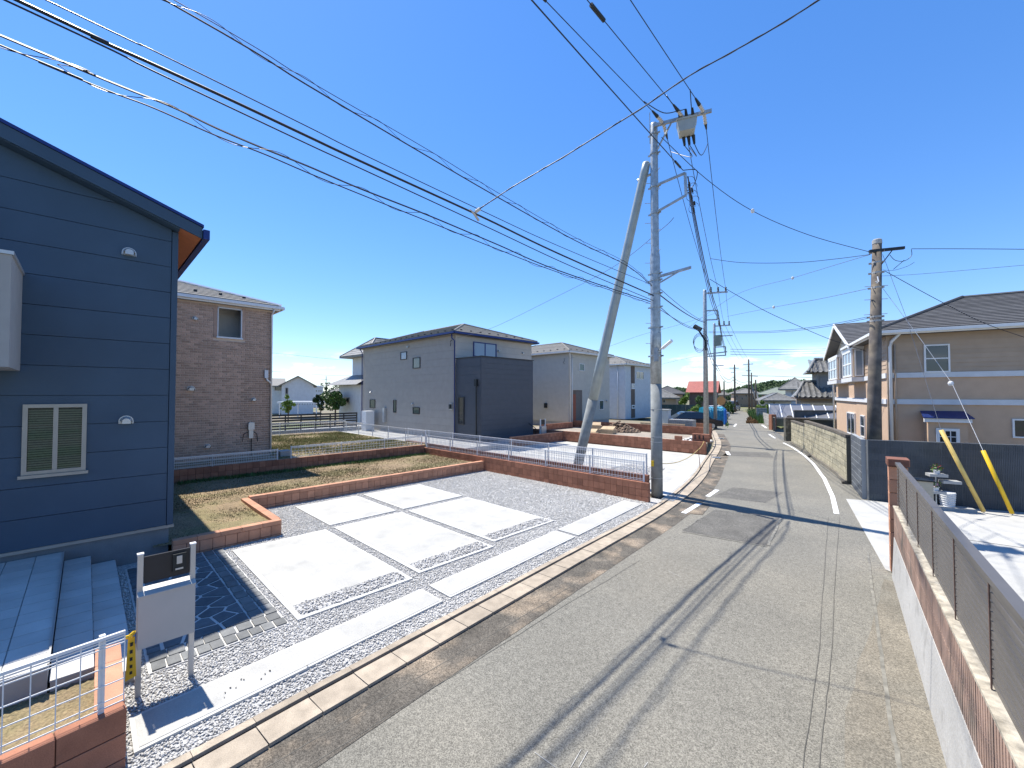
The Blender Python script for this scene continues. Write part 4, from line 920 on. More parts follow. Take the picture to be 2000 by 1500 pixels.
for px, py, lab in ((1649,945,'small drain spout block at the tan wall foot nearest the slate corner'),(1581,893,'small drain spout block at the tan wall foot farther along')):
    p = G(px, py); block('drain_spout', blk_cap, (p.x,p.y,.05), (.14,.12,.09), .3, None, .08, label=lab, category='drain')
# gate pillars and walls beyond
gp1 = G(1538,862); q = block_wall('dark mossy gate pillar at the tan wall end', [(gp1.x-.2,gp1.y+.3),(gp1.x+1.0,gp1.y+.9)], 7, .2, .4, M('mossy_dark_block',(.10,.105,.085),.95,(4,.3),orand=.1,tint=((.25,.23,.17),2,.55,.7)), name='gate_pillar', thick=.4, joint=MATS['dark_joint'], cap=blk_cap)
p = D(1541.5,818,28.0); q = thing('round_sign_back', (p.x,p.y,0), 'round grey disc on a post above the tan wall end', 'sign')
MB().tube([(p.x,p.y,p.z), (p.x+.03,p.y-.05,p.z)], .24, 20).build('disc', M('weathered_disc',(.30,.28,.25),.8,(9,.2)), q); MB().tube([(p.x,p.y,0),(p.x,p.y,p.z)], .025, 6).build('post', steel, q)
a, b = G(1509,842), G(1492,826)
block_wall('low pale openwork block fence before the carport', [(a.x+.1,a.y),(a.x-.5,a.y+3.0),(b.x,b.y)], 5, .22, .5, M('pale_block',(.33,.32,.29),.95,(5,.2),orand=.12), thick=.14, joint=MATS['dark_joint'])
p = G(1477,820); block_wall('short stone gate stub by the roadside weeds', [(p.x,p.y),(p.x+1.0,p.y+.4)], 7, .2, .5, MATS['pale_block'], name='gate_stub', thick=.5, joint=MATS['dark_joint'])

# ------------------------------------------------------------------ peach house
PF = Frame((-.89,21.53), R(14))
def hit(F, px, py, face):
    ax, c, sg = face; d = ray(px, py); o = _c - Vector((F.o.x,F.o.y,0)); lo = Vector((F.c*o.x+F.s*o.y, -F.s*o.x+F.c*o.y, o.z)); ld = Vector((F.c*d.x+F.s*d.y, -F.s*d.x+F.c*d.y, d.z))
    k = 0 if ax == 'x' else 1; return lo + ld*((c-lo[k])/ld[k])
def wfx(F, parent, face, x0, x1, y0, y1, fm, gm, **kw):
    a, b = hit(F,x0,y0,face), hit(F,x1,y1,face); k = 1 if face[0] == 'x' else 0
    return window(F, parent, face, min(a[k],b[k]), max(a[k],b[k]), min(a.z,b.z), max(a.z,b.z), fm, gm, **kw)
ph = thing('peach_house', (-.89,21.53,0), 'peach and tan two-storey house with charcoal roof on the right', 'house')
PF.mb().box(0,0,0,10,6,5.3).box(0.02,6,0,6,12.4,5.28).build('wall', peach, ph)
def lap(face, u0, u1, z0, z1, name='lap_siding'):
    m = PF.mb(); f = on_face(PF, face, 0); n_ = int((z1-z0)/.15)
    for i in range(n_):
        za, zb = z0+(z1-z0)*i/n_, z0+(z1-z0)*(i+1)/n_
        P = [f(u0,.0,za),f(u0,.028,za),f(u0,.012,zb),f(u0,.0,zb)]; Q = [f(u1,.0,za),f(u1,.028,za),f(u1,.012,zb),f(u1,.0,zb)]
        m.add(P+Q, [(0,1,2,3),(7,6,5,4),(1,5,6,2),(0,4,5,1),(2,6,7,3)])
    return m.build(name, tan_sid, ph, kind='stuff')
FR, FL = ('y',0,-1), ('x',0,-1)
lap(FR, .12, 10, 3.82, 5.28); lap(FL, .1, 12.4, 3.82, 5.25)
for z in (3.62,2.62): PF.mb().box(.10,-.06,z,10.02,-.0,z+.19).box(-.06,.05,z,0,12.45,z+.19).build('white_band', white_pl, ph)
PF.mb().box(-.02,-.02,.0,.09,.09,5.28).build('corner_post', tan_sid, ph)
hip_roof(PF, ph, 0, 0, 10, 6, 5.42, .45, .42, shingle_d, white_al, rows=20, th=.17, gut_m=white_al)
# gable wing roof
yc, hw, zr, ze = 8.35, 4.35, 6.95, 5.30
gr = PF.mb(); x0_, x1_ = -.55, 6.4
for s_ in (-1, 1): gr.ext([(x0_,yc,zr),(x0_,yc+s_*hw,ze),(x0_,yc+s_*hw,ze-.10),(x0_,yc,zr-.12)], (x1_-x0_,0,0))
grf = gr.build('gable_roof', shingle_d, ph)
courses(PF, grf, [((x0_,yc-hw,ze),(x1_,yc-hw,ze),(x1_,yc,zr),(x0_,yc,zr)),((x1_,yc+hw,ze),(x0_,yc+hw,ze),(x0_,yc,zr),(x1_,yc,zr))], 16, shingle_d)
bb = PF.mb()
for s_ in (-1, 1): bb.ext([(x0_-.03,yc,zr+.02),(x0_-.03,yc+s_*(hw+.03),ze),(x0_-.03,yc+s_*(hw+.03),ze-.17),(x0_-.03,yc,zr-.17)], (.05,0,0))
bb.build('bargeboard', white_al, grf)
PF.mb().ext([(0,yc-hw+.2,5.25),(0,yc+hw-.2,5.25),(0,yc,zr-.14)], (.1,0,0)).build('gable_wall', cream, ph)
for y0_, y1_, z0_, z1_ in ((8.2,11.6,3.85,5.05),(3.9,6.6,3.85,5.1)):      # projecting bays with white sills
    by = PF.mb().box(-.42,y0_,3.62,-.0,y1_,z1_+.12).build('bay', tan_sid, ph)
    PF.mb().box(-.50,y0_-.06,3.60,-.0,y1_+.06,3.80).build('bay_sill', white_pl, by); PF.mb().box(-.46,y0_-.03,z1_+.02,-.0,y1_+.03,z1_+.16).build('bay_head', white_al, by)
    window(PF, ph, ('x',-.42,-1), y0_+.15, y1_-.15, z0_, z1_, white_al, glass_bl, mu=2, mz=1, fw=.08)
    window(PF, ph, ('y',y0_,-1), -.37, -.05, z0_, z1_, white_al, glass_bl, fw=.05)
wfx(PF, ph, FR, 1803,1855,674,727, white_al, glass_dk, mz=1, fw=.05, off_=.03); wfx(PF, ph, FR, 1976,2060,818,858, white_al, glass_dk, fw=.05)
window(PF, ph, FL, 6.3, 8.4, .85, 2.02, white_al, glass_dk, mu=1, fw=.06); window(PF, ph, FL, 4.0, 4.9, .95, 2.0, white_al, glass_dk, mz=1, fw=.05)
# small side porch with navy lean-to
PF.mb().box(.98,-.45,0,2.0,-.0,2.12).build('side_porch', peach, ph)
PF.mb().ext([(.82,-.62,2.14),(2.12,-.62,2.14),(2.05,-.02,2.36),(.88,-.02,2.36)], (0,0,.03)).build('porch_roof', navy_trim, ph); PF.mb().box(.86,-.56,2.0,2.08,-.455,2.135).build('porch_fascia', white_al, ph)
window(PF, ph, ('y',-.45,-1), 1.18, 1.78, 1.0, 1.78, white_al, glass_dk, fw=.09, grid=(3,3))
pipe(PF, ph, [(.30,-.35,5.28),(.10,-.12,5.0),(.06,-.10,4.8),(.06,-.10,0)], .05, white_al); pipe(PF, ph, [(.20,-.06,4.9),(.20,-.06,0)], .035, tan_sid)
pipe(PF, ph, [(-.4,12.6,5.2),(-.12,12.35,4.6),(-.10,12.35,0)], .05, white_al)
m = PF.mb().box(-.16,1.6,1.5,-.0,2.0,1.95).build('meter', rubber, ph); pipe(PF, ph, [(-.05,1.2,3.4),(-.06,1.5,2.2),(-.05,1.5,.5)], .03, peach, 'conduit')

# planter stand, pots, guy guards against the slate wall
an = math.atan2(2.19,5.52)
def fr_(px, py, back=0): p = G(px, py); return p
p = G(1829,995); q = thing('plant_stand', (p.x,p.y,0), 'three-tier rusty plant stand before the slate wall', 'plant stand')
MB().tube([(p.x,p.y,0),(p.x,p.y,.98)], .015, 6).build('upright', steel, q)
for i, (dx, z) in enumerate(((-.02,.42),(.28,.70),(.02,.86))): MB((p.x,p.y,0), an).box(dx-.18,-.12,z,dx+.18,.12,z+.07).build('tray', conc_grey, q)
def leaves(name, c, r, n, s, mat, parent=None, flat=.8, **props):
    u = rng.normal(size=(n,3)); u /= np.linalg.norm(u, axis=1)[:,None]; rr = np.cbrt(rng.uniform(.25,1,n)); C0 = np.array(c) + u*rr[:,None]*np.array([r,r,r*flat] if np.isscalar(r) else r)
    a = rng.normal(size=(n,3)); a /= np.linalg.norm(a,axis=1)[:,None]; b = np.cross(a, rng.normal(size=(n,3))); b /= np.linalg.norm(b,axis=1)[:,None]; sz = rng.uniform(.6,1.3,n)[:,None]*s
    V = np.stack([C0-a*sz, C0-b*sz*.5, C0+a*sz, C0+b*sz*.5],1); return np_mesh(name, V.reshape(-1,3), np.arange(4*n).reshape(-1,4), mat, parent, **props)
flw = M('pink_flower',(.55,.25,.3),.7,None,irand=.3)
def pot(label, c, r, hgt, flowers):
    t = thing('flower_pot', c, label, 'flower pot'); m = MB(); m.lathe([(r*.75,0),(r,hgt),(r*1.06,hgt),(r*1.06,hgt*.9)], c, 12); m.build('pot', white_pl, t)
    leaves('foliage', (c[0],c[1],c[2]+hgt+.05), .13, 60, .035, leaf_m, t); leaves('flowers', (c[0],c[1],c[2]+hgt+.08), .13, 30, .025, flowers, t); return t
pot('flower pot of pink blooms on the lowest tray of the plant stand', (p.x-.02,p.y,.49), .09, .10, flw); pot('small white pot with red plant on the top tray', (p.x+.02,p.y,.93), .07, .09, M('red_leaf',(.16,.03,.03),.7,None))
p = G(1851,993); q = thing('striped_bucket', (p.x,p.y,.04), 'white ribbed bucket beside the plant stand', 'bucket')
m = MB()
prof = []
for i in range(7): z = i*.055; prof += [(.135+.004*i,z),(.145+.004*i,z+.02),(.135+.004*i,z+.045)]
m.lathe(prof, (p.x,p.y,.05), 18); m.build('body', white_pl, q, smooth=False)
p2 = G(1866,996); tag(MB((p2.x,p2.y,.012), an).box(-.55,-.16,0,.35,.16,.06).build('paving_slab', conc_grey), 'flat stone slab under the striped bucket', 'slab')
def guy(label, base_px, top_px, dep, r, mat, top_wire):
    b = G(*base_px, .05); t0 = D(*top_px, dep); t = thing('guy_guard', tuple(b), label, 'guy wire guard', 'guy wires of the old pole')
    MB().tube([b, t0], r, 10).build('guard_tube', mat, t, smooth=True); d = (t0-b).normalized()
    MB().tube([b-d*.15, b+d*.02], .01, 6).build('anchor_rod', steel, t)
    return t0
gA = guy('pale yellow guy wire guard leaning before the slate wall', (1921,999), (1838,840), 10.95, .047, pale_y, None)
gB = guy('bright yellow guy wire guard at the far right of the slate wall', (1977,1003), (1920,880), 10.6, .042, yellow_p, None)
p = D(1803,985,8.6); q = thing('meter_pillar', (p.x+.0,p.y,0), 'small beige service pillar behind the slat fence', 'pillar')
MB((p.x,p.y,0), RA_).box(-.10,-.14,0,.14,.14,1.22).build('body', M('beige_render',(.42,.38,.29),.9,(5,.1)), q); MB((p.x,p.y,0), RA_).box(-.12,-.16,1.223,.16,.16,1.25).build('top', rubber, q)

# ------------------------------------------------------------------ utility poles
def insul(m, a, b, n=4, r=.055):
    a, b = Vector(a), Vector(b); P = []; rr = []
    for i in range(n*2+1): P.append(lerp(a, b, i/(n*2))); rr.append(r if i % 2 else r*.45)
    m.tube(P, rr, 8)
PX, PY = -5.57, 11.76
p1 = thing('utility_pole', (PX,PY,0), 'tall galvanised utility pole with switch box and cross-arm beside the road', 'utility pole')
MB().lathe([(.165,-.1),(.158,3.3)], (PX,PY,0), 20).build('concrete_butt', pole_conc, p1, smooth=True)
MB().lathe([(.160,3.305),(.156,4.75),(.148,4.85),(.145,5.0),(.143,7.05),(.125,7.2),(.118,7.35),(.112,9.4),(.105,11.05),(.09,11.10),(.02,11.12)], (PX,PY,0), 20).build('steel_shaft', steel, p1, smooth=True)
for z in (.55,1.6,1.75,2.55): MB().lathe([(.166,z),(.166,z+.012)], (PX,PY,0), 20).build('steel_strap', silver, p1)
MB().box(PX-.09,PY-.185,.90,PX-.01,PY-.155,1.06).build('warning_plate', yellow_p, p1)
for i in range(22):
    z = 3.9 + i*.3; s_ = 1 if i % 2 else -1; MB().tube([(PX+s_*.1,PY-.06,z),(PX+s_*.24,PY-.15,z+.01)], .009, 5).build('step_bolt', steel, p1)
for z, r_ in ((10.75,.125),(10.15,.13),(9.15,.135),(8.35,.135),(6.55,.16),(6.35,.16),(5.95,.16),(5.55,.162),(4.95,.165),(4.1,.172)):
    b = MB(); b.lathe([(r_,z),(r_,z+.05)], (PX,PY,0), 16); b.box(PX-r_-.06,PY-.02,z+.005,PX-r_+.01,PY+.02,z+.045); b.box(PX+r_-.01,PY-.02,z+.005,PX+r_+.06,PY+.02,z+.045); b.build('pole_band', steel, p1)
AZ = 10.95
ax0, ax1 = Vector((PX+.06,PY-.13,AZ)), AY(1390,216,12.25)
def bar(m, a, b, w, hgt):
    a, b = Vector(a), Vector(b); d = (b-a); L = d.length; n_ = Vector((-d.y,d.x,0)).normalized()*w/2 if abs(d.x)+abs(d.y) > 1e-6 else Vector((w/2,0,0)); u = Vector((0,0,hgt/2))
    if abs(d.z) > .8*L: u = Vector((0,hgt/2,0)); n_ = Vector((w/2,0,0))
    m.add([tuple(a-n_-u),tuple(a+n_-u),tuple(a+n_+u),tuple(a-n_+u),tuple(b-n_-u),tuple(b+n_-u),tuple(b+n_+u),tuple(b-n_+u)], [(3,2,1,0),(4,5,6,7),(0,1,5,4),(1,2,6,5),(2,3,7,6),(3,0,4,7)])
m = MB(); bar(m, ax0, ax1, .07, .09); m.build('cross_arm', steel, p1)
m = MB(); bar(m, (PX+.08,PY-.05,10.2), lerp(ax0,ax1,.33), .04, .04); m.build('arm_brace', steel, p1)
m = MB(); m.tube([(PX-.10,PY-.06,10.5),(PX-.10,PY-.06,11.45)], .012, 6); m.build('lightning_rod', steel, p1)
def pxarm(t): return lerp(ax0, ax1, t)
HVT = [(1078,0,10.95),(1163,0,11.05),(1245,0,11.1)]; hv_in = []; hv_out = []
for i, t in enumerate((.17,.52,.87)):
    a = pxarm(t); top = G(*HVT[i][:2], HVT[i][2]+.15); d = (top-a).normalized()
    m = MB(); insul(m, a+d*.05, a+d*.42); o = m.build('insulator', ceram, p1); m = MB(); m.tube([a+d*.40, a+d*.70], [.05,.025], 8); m.build('clamp_cover', rubber, o); hv_in.append((a+d*.68, top))
    dn = Vector((-.22,.93,-.25)); m = MB(); insul(m, a+dn*.05, a+dn*.42); o = m.build('insulator', ceram, p1); m = MB(); m.tube([a+dn*.4,a+dn*.62], [.045,.02], 8); m.build('clamp_cover', rubber, o); hv_out.append(a+dn*.6)
# switch box hung on the arm
sc_ = AY(1341,250,12.0); dv = (ax1-ax0); dv.z = 0; an_ = math.atan2(dv.y, dv.x)
sw = MB(sc_ + Vector((0,0,.0)), an_); sw.ext([(-.27,-.22,.16),(.27,-.22,.16),(.27,.22,.16),(-.27,.22,.16)], (0,0,.05)); 
sw.add([(-.26,-.2,.16),(.26,-.2,.16),(.26,.2,.16),(-.26,.2,.16),(-.2,-.26,-.2),(.2,-.26,-.2),(.2,.14,-.2),(-.2,.14,-.2)], [(0,1,2,3),(7,6,5,4),(4,5,1,0),(5,6,2,1),(6,7,3,2),(7,4,0,3)])
swo = sw.build('switch_box', M('switch_grey',(.36,.37,.34),.5,(5,.08)), p1); bushes = []
for i in (-1,0,1):
    b = MB(sc_, an_); b.tube([(i*.17,-.10,.2),(i*.17-.03,-.22,.42)], [.055,.03], 8); b.build('bushing', rubber, swo)
    b = MB(sc_, an_); b.tube([(i*.13+.05,.1,-.19),(i*.13+.08,.16,-.42)], [.05,.03], 8); b.build('bushing', rubber, swo)
    bushes.append((Vector(MB(sc_, an_).P((i*.17-.03,-.22,.42))), Vector(MB(sc_, an_).P((i*.13+.08,.16,-.42)))))
# rack, street light arm, lamp
rk0, rk1 = (PX+.1,PY-.08,9.17), AY(1338,338,12.0); rk2, rk3 = (PX+.1,PY-.08,8.37), AY(1340,381,12.0)
m = MB(); bar(m, rk0, rk1, .06, .06); bar(m, rk2, rk3, .06, .06); bar(m, rk1, rk3, .07, .05); m.build('low_voltage_rack', steel, p1)
m = MB(); a, b = Vector((PX+.12,PY-.05,6.45)), AY(1350,522,11.9); bar(m, a, b, .07, .07); bar(m, (PX+.12,PY-.05,6.25), lerp(a,b,.7), .04, .04); m.build('outrigger_arm', steel, p1)
q0, q1 = AY(1294,680,11.55), AY(1312,665,11.45); lm = MB(); lm.tube([q0, q1], .05, 8); st = thing('street_lamp', tuple(q0), 'slim LED street lamp clamped low on the tall pole', 'street lamp'); lm.build('lamp_head', white_al, st)
m = MB(); m.tube([(PX+.1,PY-.12,4.25), q0], .02, 6); m.box(PX+.05,PY-.24,3.95,PX+.16,PY-.15,4.35); m.build('bracket', steel, st)
# leaning strut
sb, stp = Vector((-8.95,12.35,-.1)), Vector((-5.78,11.72,10.02)); q = thing('leaning_strut_pole', tuple(sb), 'leaning steel strut pole propping the tall pole', 'utility pole')
MB().tube([sb, lerp(sb,stp,.29)], [.175,.168], 18).build('concrete_butt', pole_conc, q, smooth=True)
MB().tube([lerp(sb,stp,t) for t in (.2905,.42,.44,.66,.68,.97,.995,1.0)], [.170,.166,.155,.15,.135,.125,.115,.06], 18).build('steel_shaft', strut_m, q, smooth=True)
m = MB(); m.tube([lerp(sb,stp,.955)+Vector((-.18,0,0)), (PX+.1,PY,9.62)], .035, 6); m.build('clamp', steel, q)
# other poles
def upole(label, base, top, r0, r1, mat, arms=(), name='utility_pole', steps=0, group=None):
    t = thing(name, (base[0],base[1],0), label, 'utility pole', group); MB().lathe([(r0,-.1),(r1,top),(r1*.8,top+.03)], (base[0],base[1],0), 14).build('shaft', mat, t, smooth=True)
    for (a, b, w) in arms: m = MB(); bar(m, a, b, w, w); m.build('cross_arm', steel, t)
    for i in range(steps):
        z = top*.42 + i*.42; m = MB(); m.tube([(base[0]-.36,base[1],z),(base[0]+.36,base[1],z+.03)], .010, 5); m.build('step_bolt', steel, t)
    return t
def armpx(Y, x0, y0, x1, y1): return (AY(x0,y0,Y), AY(x1,y1,Y))
P2 = (-9.2,26.0); a1 = armpx(26.0,1377,573,1421,570)
p2 = upole('second galvanised pole along the left road edge, with hanging cable closure', P2, 9.25, .16, .10, steel, [(*a1,.09),(*armpx(26.,1380,607,1401,606),.07),(*armpx(26.,1380,625,1401,624),.07),(AY(1401,606,26.),AY(1401,624,26.),.07),(*armpx(26.,1380,692,1420,687),.06),(*armpx(26.,1380,696,1418,694),.06)])
for px in (1388.5,1402.5,1417.5): m = MB(); b = AY(px,570,26.); insul(m, b, b+Vector((0,0,.28)), 3, .07); m.build('insulator', rubber, p2)
b = AY(1362,641,25.6); cl = thing('cable_closure', tuple(b), 'black cable splice closure hanging by the second pole', 'cable closure'); m = MB(); m.tube([b+Vector((-.18,0,.14)), b+Vector((.2,0,-.12))], .14, 10); m.build('case', rubber, cl)
m = MB(); c0 = AY(1366,672,25.7)
for j in range(3): m.tube([c0 + Vector((.32*math.cos(t)*(1+.2*j), .1*j, .5*math.sin(t)+.1*j)) for t in [i*.4 for i in range(17)]], .014, 5)
m.tube([b, c0+Vector((.3,.1,.2)), c0+Vector((.35,.1,-.4))], .05, 6); m.build('spare_loop', cable_m, cl)
P3 = (-12.65,37.9); a2 = armpx(37.9,1396,637,1426,635)
p3 = upole('third galvanised pole beside the blue tarp, with small transformer', P3, 9.1, .15, .10, steel, [(*a2,.10),(*armpx(37.9,1397,657,1431,655),.08),(*armpx(37.9,1397,678,1417,677),.08),(*armpx(37.9,1397,695,1417,694),.08),(AY(1417,677,37.9),AY(1417,695,37.9),.08),(*armpx(37.9,1397,715,1415,713),.08)])
for px in (1404,1414,1424): m = MB(); b = AY(px,635,37.9); insul(m, b, b+Vector((0,0,.35)), 3, .08); m.build('insulator', rubber, p3)
b = AY(1402,665,37.8); m = MB(); m.box(b.x-.25,b.y-.2,b.z-.45,b.x+.25,b.y+.2,b.z+.45); m.build('transformer', M('transformer_green',(.16,.20,.17),.5,(5,.1)), p3)
for (bx0, ty, dep, r_, lab, arms) in ((1434.5,712,70,.16,'dark far pole where the road bends, left of the pair',((1425,719,1443,719),(1427,727,1435,727))),(1462,702,82,.19,'tallest dark far pole right of the road bend',((1451,712,1471,711),(1457,724,1467,724),(1449,733,1480,735))),(1467.5,728,81,.15,'pale far pole just right of the tallest dark pole',()),(1475.7,742,78,.17,'short dark far pole above the weeds',()),(1414,745,62,.12,'short brown far pole right of the red-roofed house',()),(637,735,150,.16,'distant pole between the white houses at the left',((627,742,647,740),))):
    t_ = D(bx0, ty, dep); upole(lab, (t_.x,t_.y), t_.z, r_, r_*.75, old_pole if 'dark' in lab or 'brown' in lab else pole_conc, [(AY(x0,y0,t_.y),AY(x1,y1,t_.y),.12) for x0,y0,x1,y1 in arms])
for (x0,y0,x1,y1,dep,lab) in ((1466,745,1483,800,80,'pale leaning far strut left of the pair'),(1477,765,1488,800,77,'pale leaning far strut right of the pair')):
    q = thing('strut_pole', tuple(D(x1,y1,dep)), lab, 'utility pole'); MB().tube([D(x1,y1+3,dep), D(x0,y0,dep+2)], .14, 8).build('shaft', pole_conc, q)
OP = D(1706,770,14.0); OPT = D(1713,476,14.0)
op = thing('old_concrete_pole', (OP.x,OP.y,0), 'old brown concrete pole standing before the peach house', 'utility pole')
ox_, oy_ = OP.x+.02, OP.y+.02
MB().tube([(ox_-.05,oy_-.05,-.1),(ox_,oy_,3),(OPT.x,OPT.y,OPT.z)], [.215,.185,.125], 16).build('shaft', old_pole, op, smooth=True); MB().lathe([(.13,0),(.135,.02),(.13,.14),(.10,.17)], (OPT.x,OPT.y,OPT.z-.02), 14).build('cap', conc_grey, op)
def opx(y): return lerp((OPT.x,OPT.y,OPT.z),(ox_,oy_,3), (OPT.z-y)/(OPT.z-3))
for px, py in ((1712,492),(1711,513),(1710,533),(1709,562),(1707,619),(1706,627)):
    z = D(px,py,14.).z; c = opx(z); r_ = .13+.06*(OPT.z-z)/5; b = MB(); b.lathe([(r_,-.03),(r_,.03)], tuple(c), 14); b.box(c.x-r_-.07,c.y-.03,c.z-.03,c.x-r_,c.y+.02,c.z+.03); b.box(c.x+r_,c.y-.03,c.z-.03,c.x+r_+.06,c.y+.02,c.z+.03); b.build('pole_band', conc_grey, op)
for py in (559,585,614): z = D(1709,py,14.).z; c = opx(z); m = MB(); m.tube([(c.x-.28,c.y-.28,z-.02),(c.x+.28,c.y+.28,z+.03)], .010, 5); m.build('step_bolt', steel, op)
m = MB(); bar(m, D(1698,491,13.95), D(1766,484,13.8), .08, .09); bar(m, D(1719,520,13.9), D(1744,487,13.85), .03, .03); m.build('cross_arm', rubber, op)
m = MB(); c = opx(5.5); m.tube([D(1714,540,13.8),D(1716,550,13.75),D(1713,553,13.75),D(1711,549,13.75)], .018, 6); m.build('hook', white_al, op)

# ------------------------------------------------------------------ wires
def wire(label, pts, r=.008, mat=cable_m, name='overhead_wire', group='overhead wires', extra=None):
    o = MB().tube(pts, r, 5, caps=False).build(name, mat, None, smooth=True); o['label'] = label; o['category'] = 'wire'; o['group'] = group; return o
def smooth_pts(P, n=6):
    P = [Vector(p) for p in P]; out = []
    for k in range(len(P)-1):
        p0, p1_, p2_, p3_ = P[max(k-1,0)], P[k], P[k+1], P[min(k+2,len(P)-1)]
        for i in range(n):
            t = i/n; m1 = (p2_-p0)*.5; m2 = (p3_-p1_)*.5; out.append(p1_*(2*t**3-3*t*t+1)+m1*(t**3-2*t*t+t)+p2_*(-2*t**3+3*t*t)+m2*(t**3-t*t))
    return out + [P[-1]]
def leftwire(px, X=-5.55):
    P = [AX(x, y, X) for x, y in px]; d = (P[0]-P[2]).normalized(); d.z = max(-.02, min(.05, d.z)); return smooth_pts([P[0]+d*14, P[0]+d*6] + P)
def spiral(P, r, turns_per_m, rad, mat, name, parent, dz=0):
    pts = []; s = 0; fine = smooth_pts(P, 10)
    for a, b in zip(fine, fine[1:]):
        L = (b-a).length; n_ = max(1, int(L/.06))
        for i in range(n_):
            p = lerp(a, b, i/n_); ph_ = (s + L*i/n_)*turns_per_m*2*math.pi; pts.append(p + Vector((math.cos(ph_)*rad, 0, math.sin(ph_)*rad+dz)))
        s += L
    return MB().tube(pts, r, 4, caps=False).build(name, mat, parent)
A_up = [(0,69),(150,133),(249,174),(339,210),(420,249),(510,288),(600,324),(700,367),(835,420),(970,477),(1090,528),(1270,589)]
A_lo = [(0,88),(75,121),(210,177),(300,211),(420,264),(516,301),(600,337),(700,378),(835,432),(970,486),(1090,532),(1270,593)]
PA = leftwire(A_up); PB = leftwire(A_lo)
ba = thing('spiral_cable', tuple(PA[-1]), 'lowest cable pair wrapped in a spiral hanger, from tall pole to left edge', 'wire', 'overhead wires')
MB().tube(PA, .011, 5).tube([p+Vector((.03,0,-.02)) for p in PA], .008, 5).build('cable', cable_m, ba); MB().tube(PB, .008, 5).build('messenger', cable_m, ba)
mid = [lerp(a, b, .5) for a, b in zip(PA, PB)]; spiral(mid[6:], .004, .95, .055, cable_m, 'spiral_hanger', ba)
wire('thick black cable from the tall pole to the upper left corner', leftwire([(33,0),(180,72),(300,126),(450,195),(600,266),(700,313),(940,423),(1090,495),(1276,577)]), .0175)
wire('thin wire just below the thick black cable', leftwire([(9,0),(300,139),(600,281),(700,327),(940,438),(1120,522),(1276,587)]), .009)
wire('thin wire just above the thick black cable', leftwire([(90,0),(300,99),(600,247),(706,300),(940,411),(1090,480),(1270,555)]), .007)
EL = leftwire([(322,0),(600,166),(826,300),(970,384),(1120,468),(1225,519),(1273,558)]); EU = leftwire([(340,0),(600,156),(840,295),(970,375),(1120,462),(1225,514),(1273,556)])
eb = thing('spiral_cable', tuple(EL[-1]), 'upper cable pair wrapped in a spiral hanger, above the thick cable', 'wire', 'overhead wires')
MB().tube(EL, .010, 5).build('cable', cable_m, eb); MB().tube(EU, .005, 5).build('messenger', cable_m, eb); spiral([lerp(a,b,.5) for a,b in zip(EL,EU)][4:], .004, 1.0, .042, cable_m, 'spiral_hanger', eb)
for i, nm in enumerate(('left','middle','right')):
    a, b = hv_in[i]; e_ = b + (b-a).normalized()*18; e_.z = a.z + .2
    P = cat_pts(a, e_, .12, 24); o = wire('%s high-voltage wire from the switch-box arm up and out of frame' % nm, P, .010, cable_m)
    if i < 2: c = P[5 if i == 0 else 4]; d_ = P[6]-P[5]; m = MB(); m.tube([c, c+d_*.55], .028 if i == 0 else .045, 8); m.build('splice_sleeve', rubber, o)
    j0, j1 = bushes[i]; st_ = lerp(a, b, .12); m = MB(); m.tube(smooth_pts([st_, lerp(st_,j0,.55)+Vector((0,0,-.18)), j0]), .012, 6); m.build('jumper', cable_m, o)
lvt = G(1043,0,8.95); a = Vector(rk1)+Vector((-.02,-.1,.05)); e_ = lvt + (lvt-a).normalized()*16; o = wire('black low-voltage wire from the rack crossing before the tall pole', cat_pts(a, e_, .05, 24), .012)
m = MB(); m.tube([lerp(a,e_,.01), lerp(a,e_,.03)], .03, 8); m.build('clamp_cover', rubber, o); m = MB(); m.tube(smooth_pts([a, a+Vector((.35,.1,-.1)), a+Vector((.25,.15,-.45)), a+Vector((.03,.12,-.6))]), .011, 6); m.build('jumper', cable_m, o)
# towards the second pole
for i, (px, lab) in enumerate(((1388.5,'left'),(1402.5,'middle'),(1417.5,'right'))):
    b = AY(px,565,26.); o = wire('%s high-voltage wire from the switch box to the second pole' % lab, cat_pts(hv_out[i], b, .35, 18), .010)
    m = MB(); m.tube(smooth_pts([bushes[i][1], bushes[i][1]+Vector((.12,.2,-.3)), lerp(hv_out[i], b, .05)+Vector((0,0,.02))]), .011, 6); m.build('jumper', cable_m, o)
    c = AY((1404,1414,1424)[i],630,37.9); wire('%s high-voltage wire between the second and third poles' % lab, cat_pts(b, c, .25, 10), .010)
    t_ = D((1453,1461,1470)[i],710,82); wire('%s high-voltage wire from the third pole to the tallest far pole' % lab, cat_pts(c, t_, .6, 10), .012)
for i in range(3):
    a = lerp(rk1, rk3, .15+.35*i) + Vector((.05,.06,0)); b = AY(1403,609+6*i,26.); o = wire('%s black low-voltage cable from the rack to the second pole' % ('top','middle','bottom')[i], cat_pts(a, b, .55+.1*i, 18), (.018,.014,.012)[i])
    c = AY(1418,680+6*i,37.9); wire('%s low-voltage cable between the second and third poles' % ('top','middle','bottom')[i], cat_pts(b, c, .4, 10), .014)
    if i == 0:
        m = MB()
        for j in range(5): c_ = lerp(a, b, .02+.02*j)+Vector((.05*(j % 2),0,-.05*j)); m.tube([c_+Vector((.16*math.cos(t),.05*t/6,.16*math.sin(t))) for t in [k_*.5 for k_ in range(11)]], .007, 4); m.tube([c_,c_+Vector((.0,.05,-.12))], .03, 6)
        m.build('connector_cluster', cable_m, o)
ends = [(1285,560,1376,628,.010),(1290,577,1377,630,.02),(1290,600,1374,641,.012),(1290,605,1378,648,.009)]
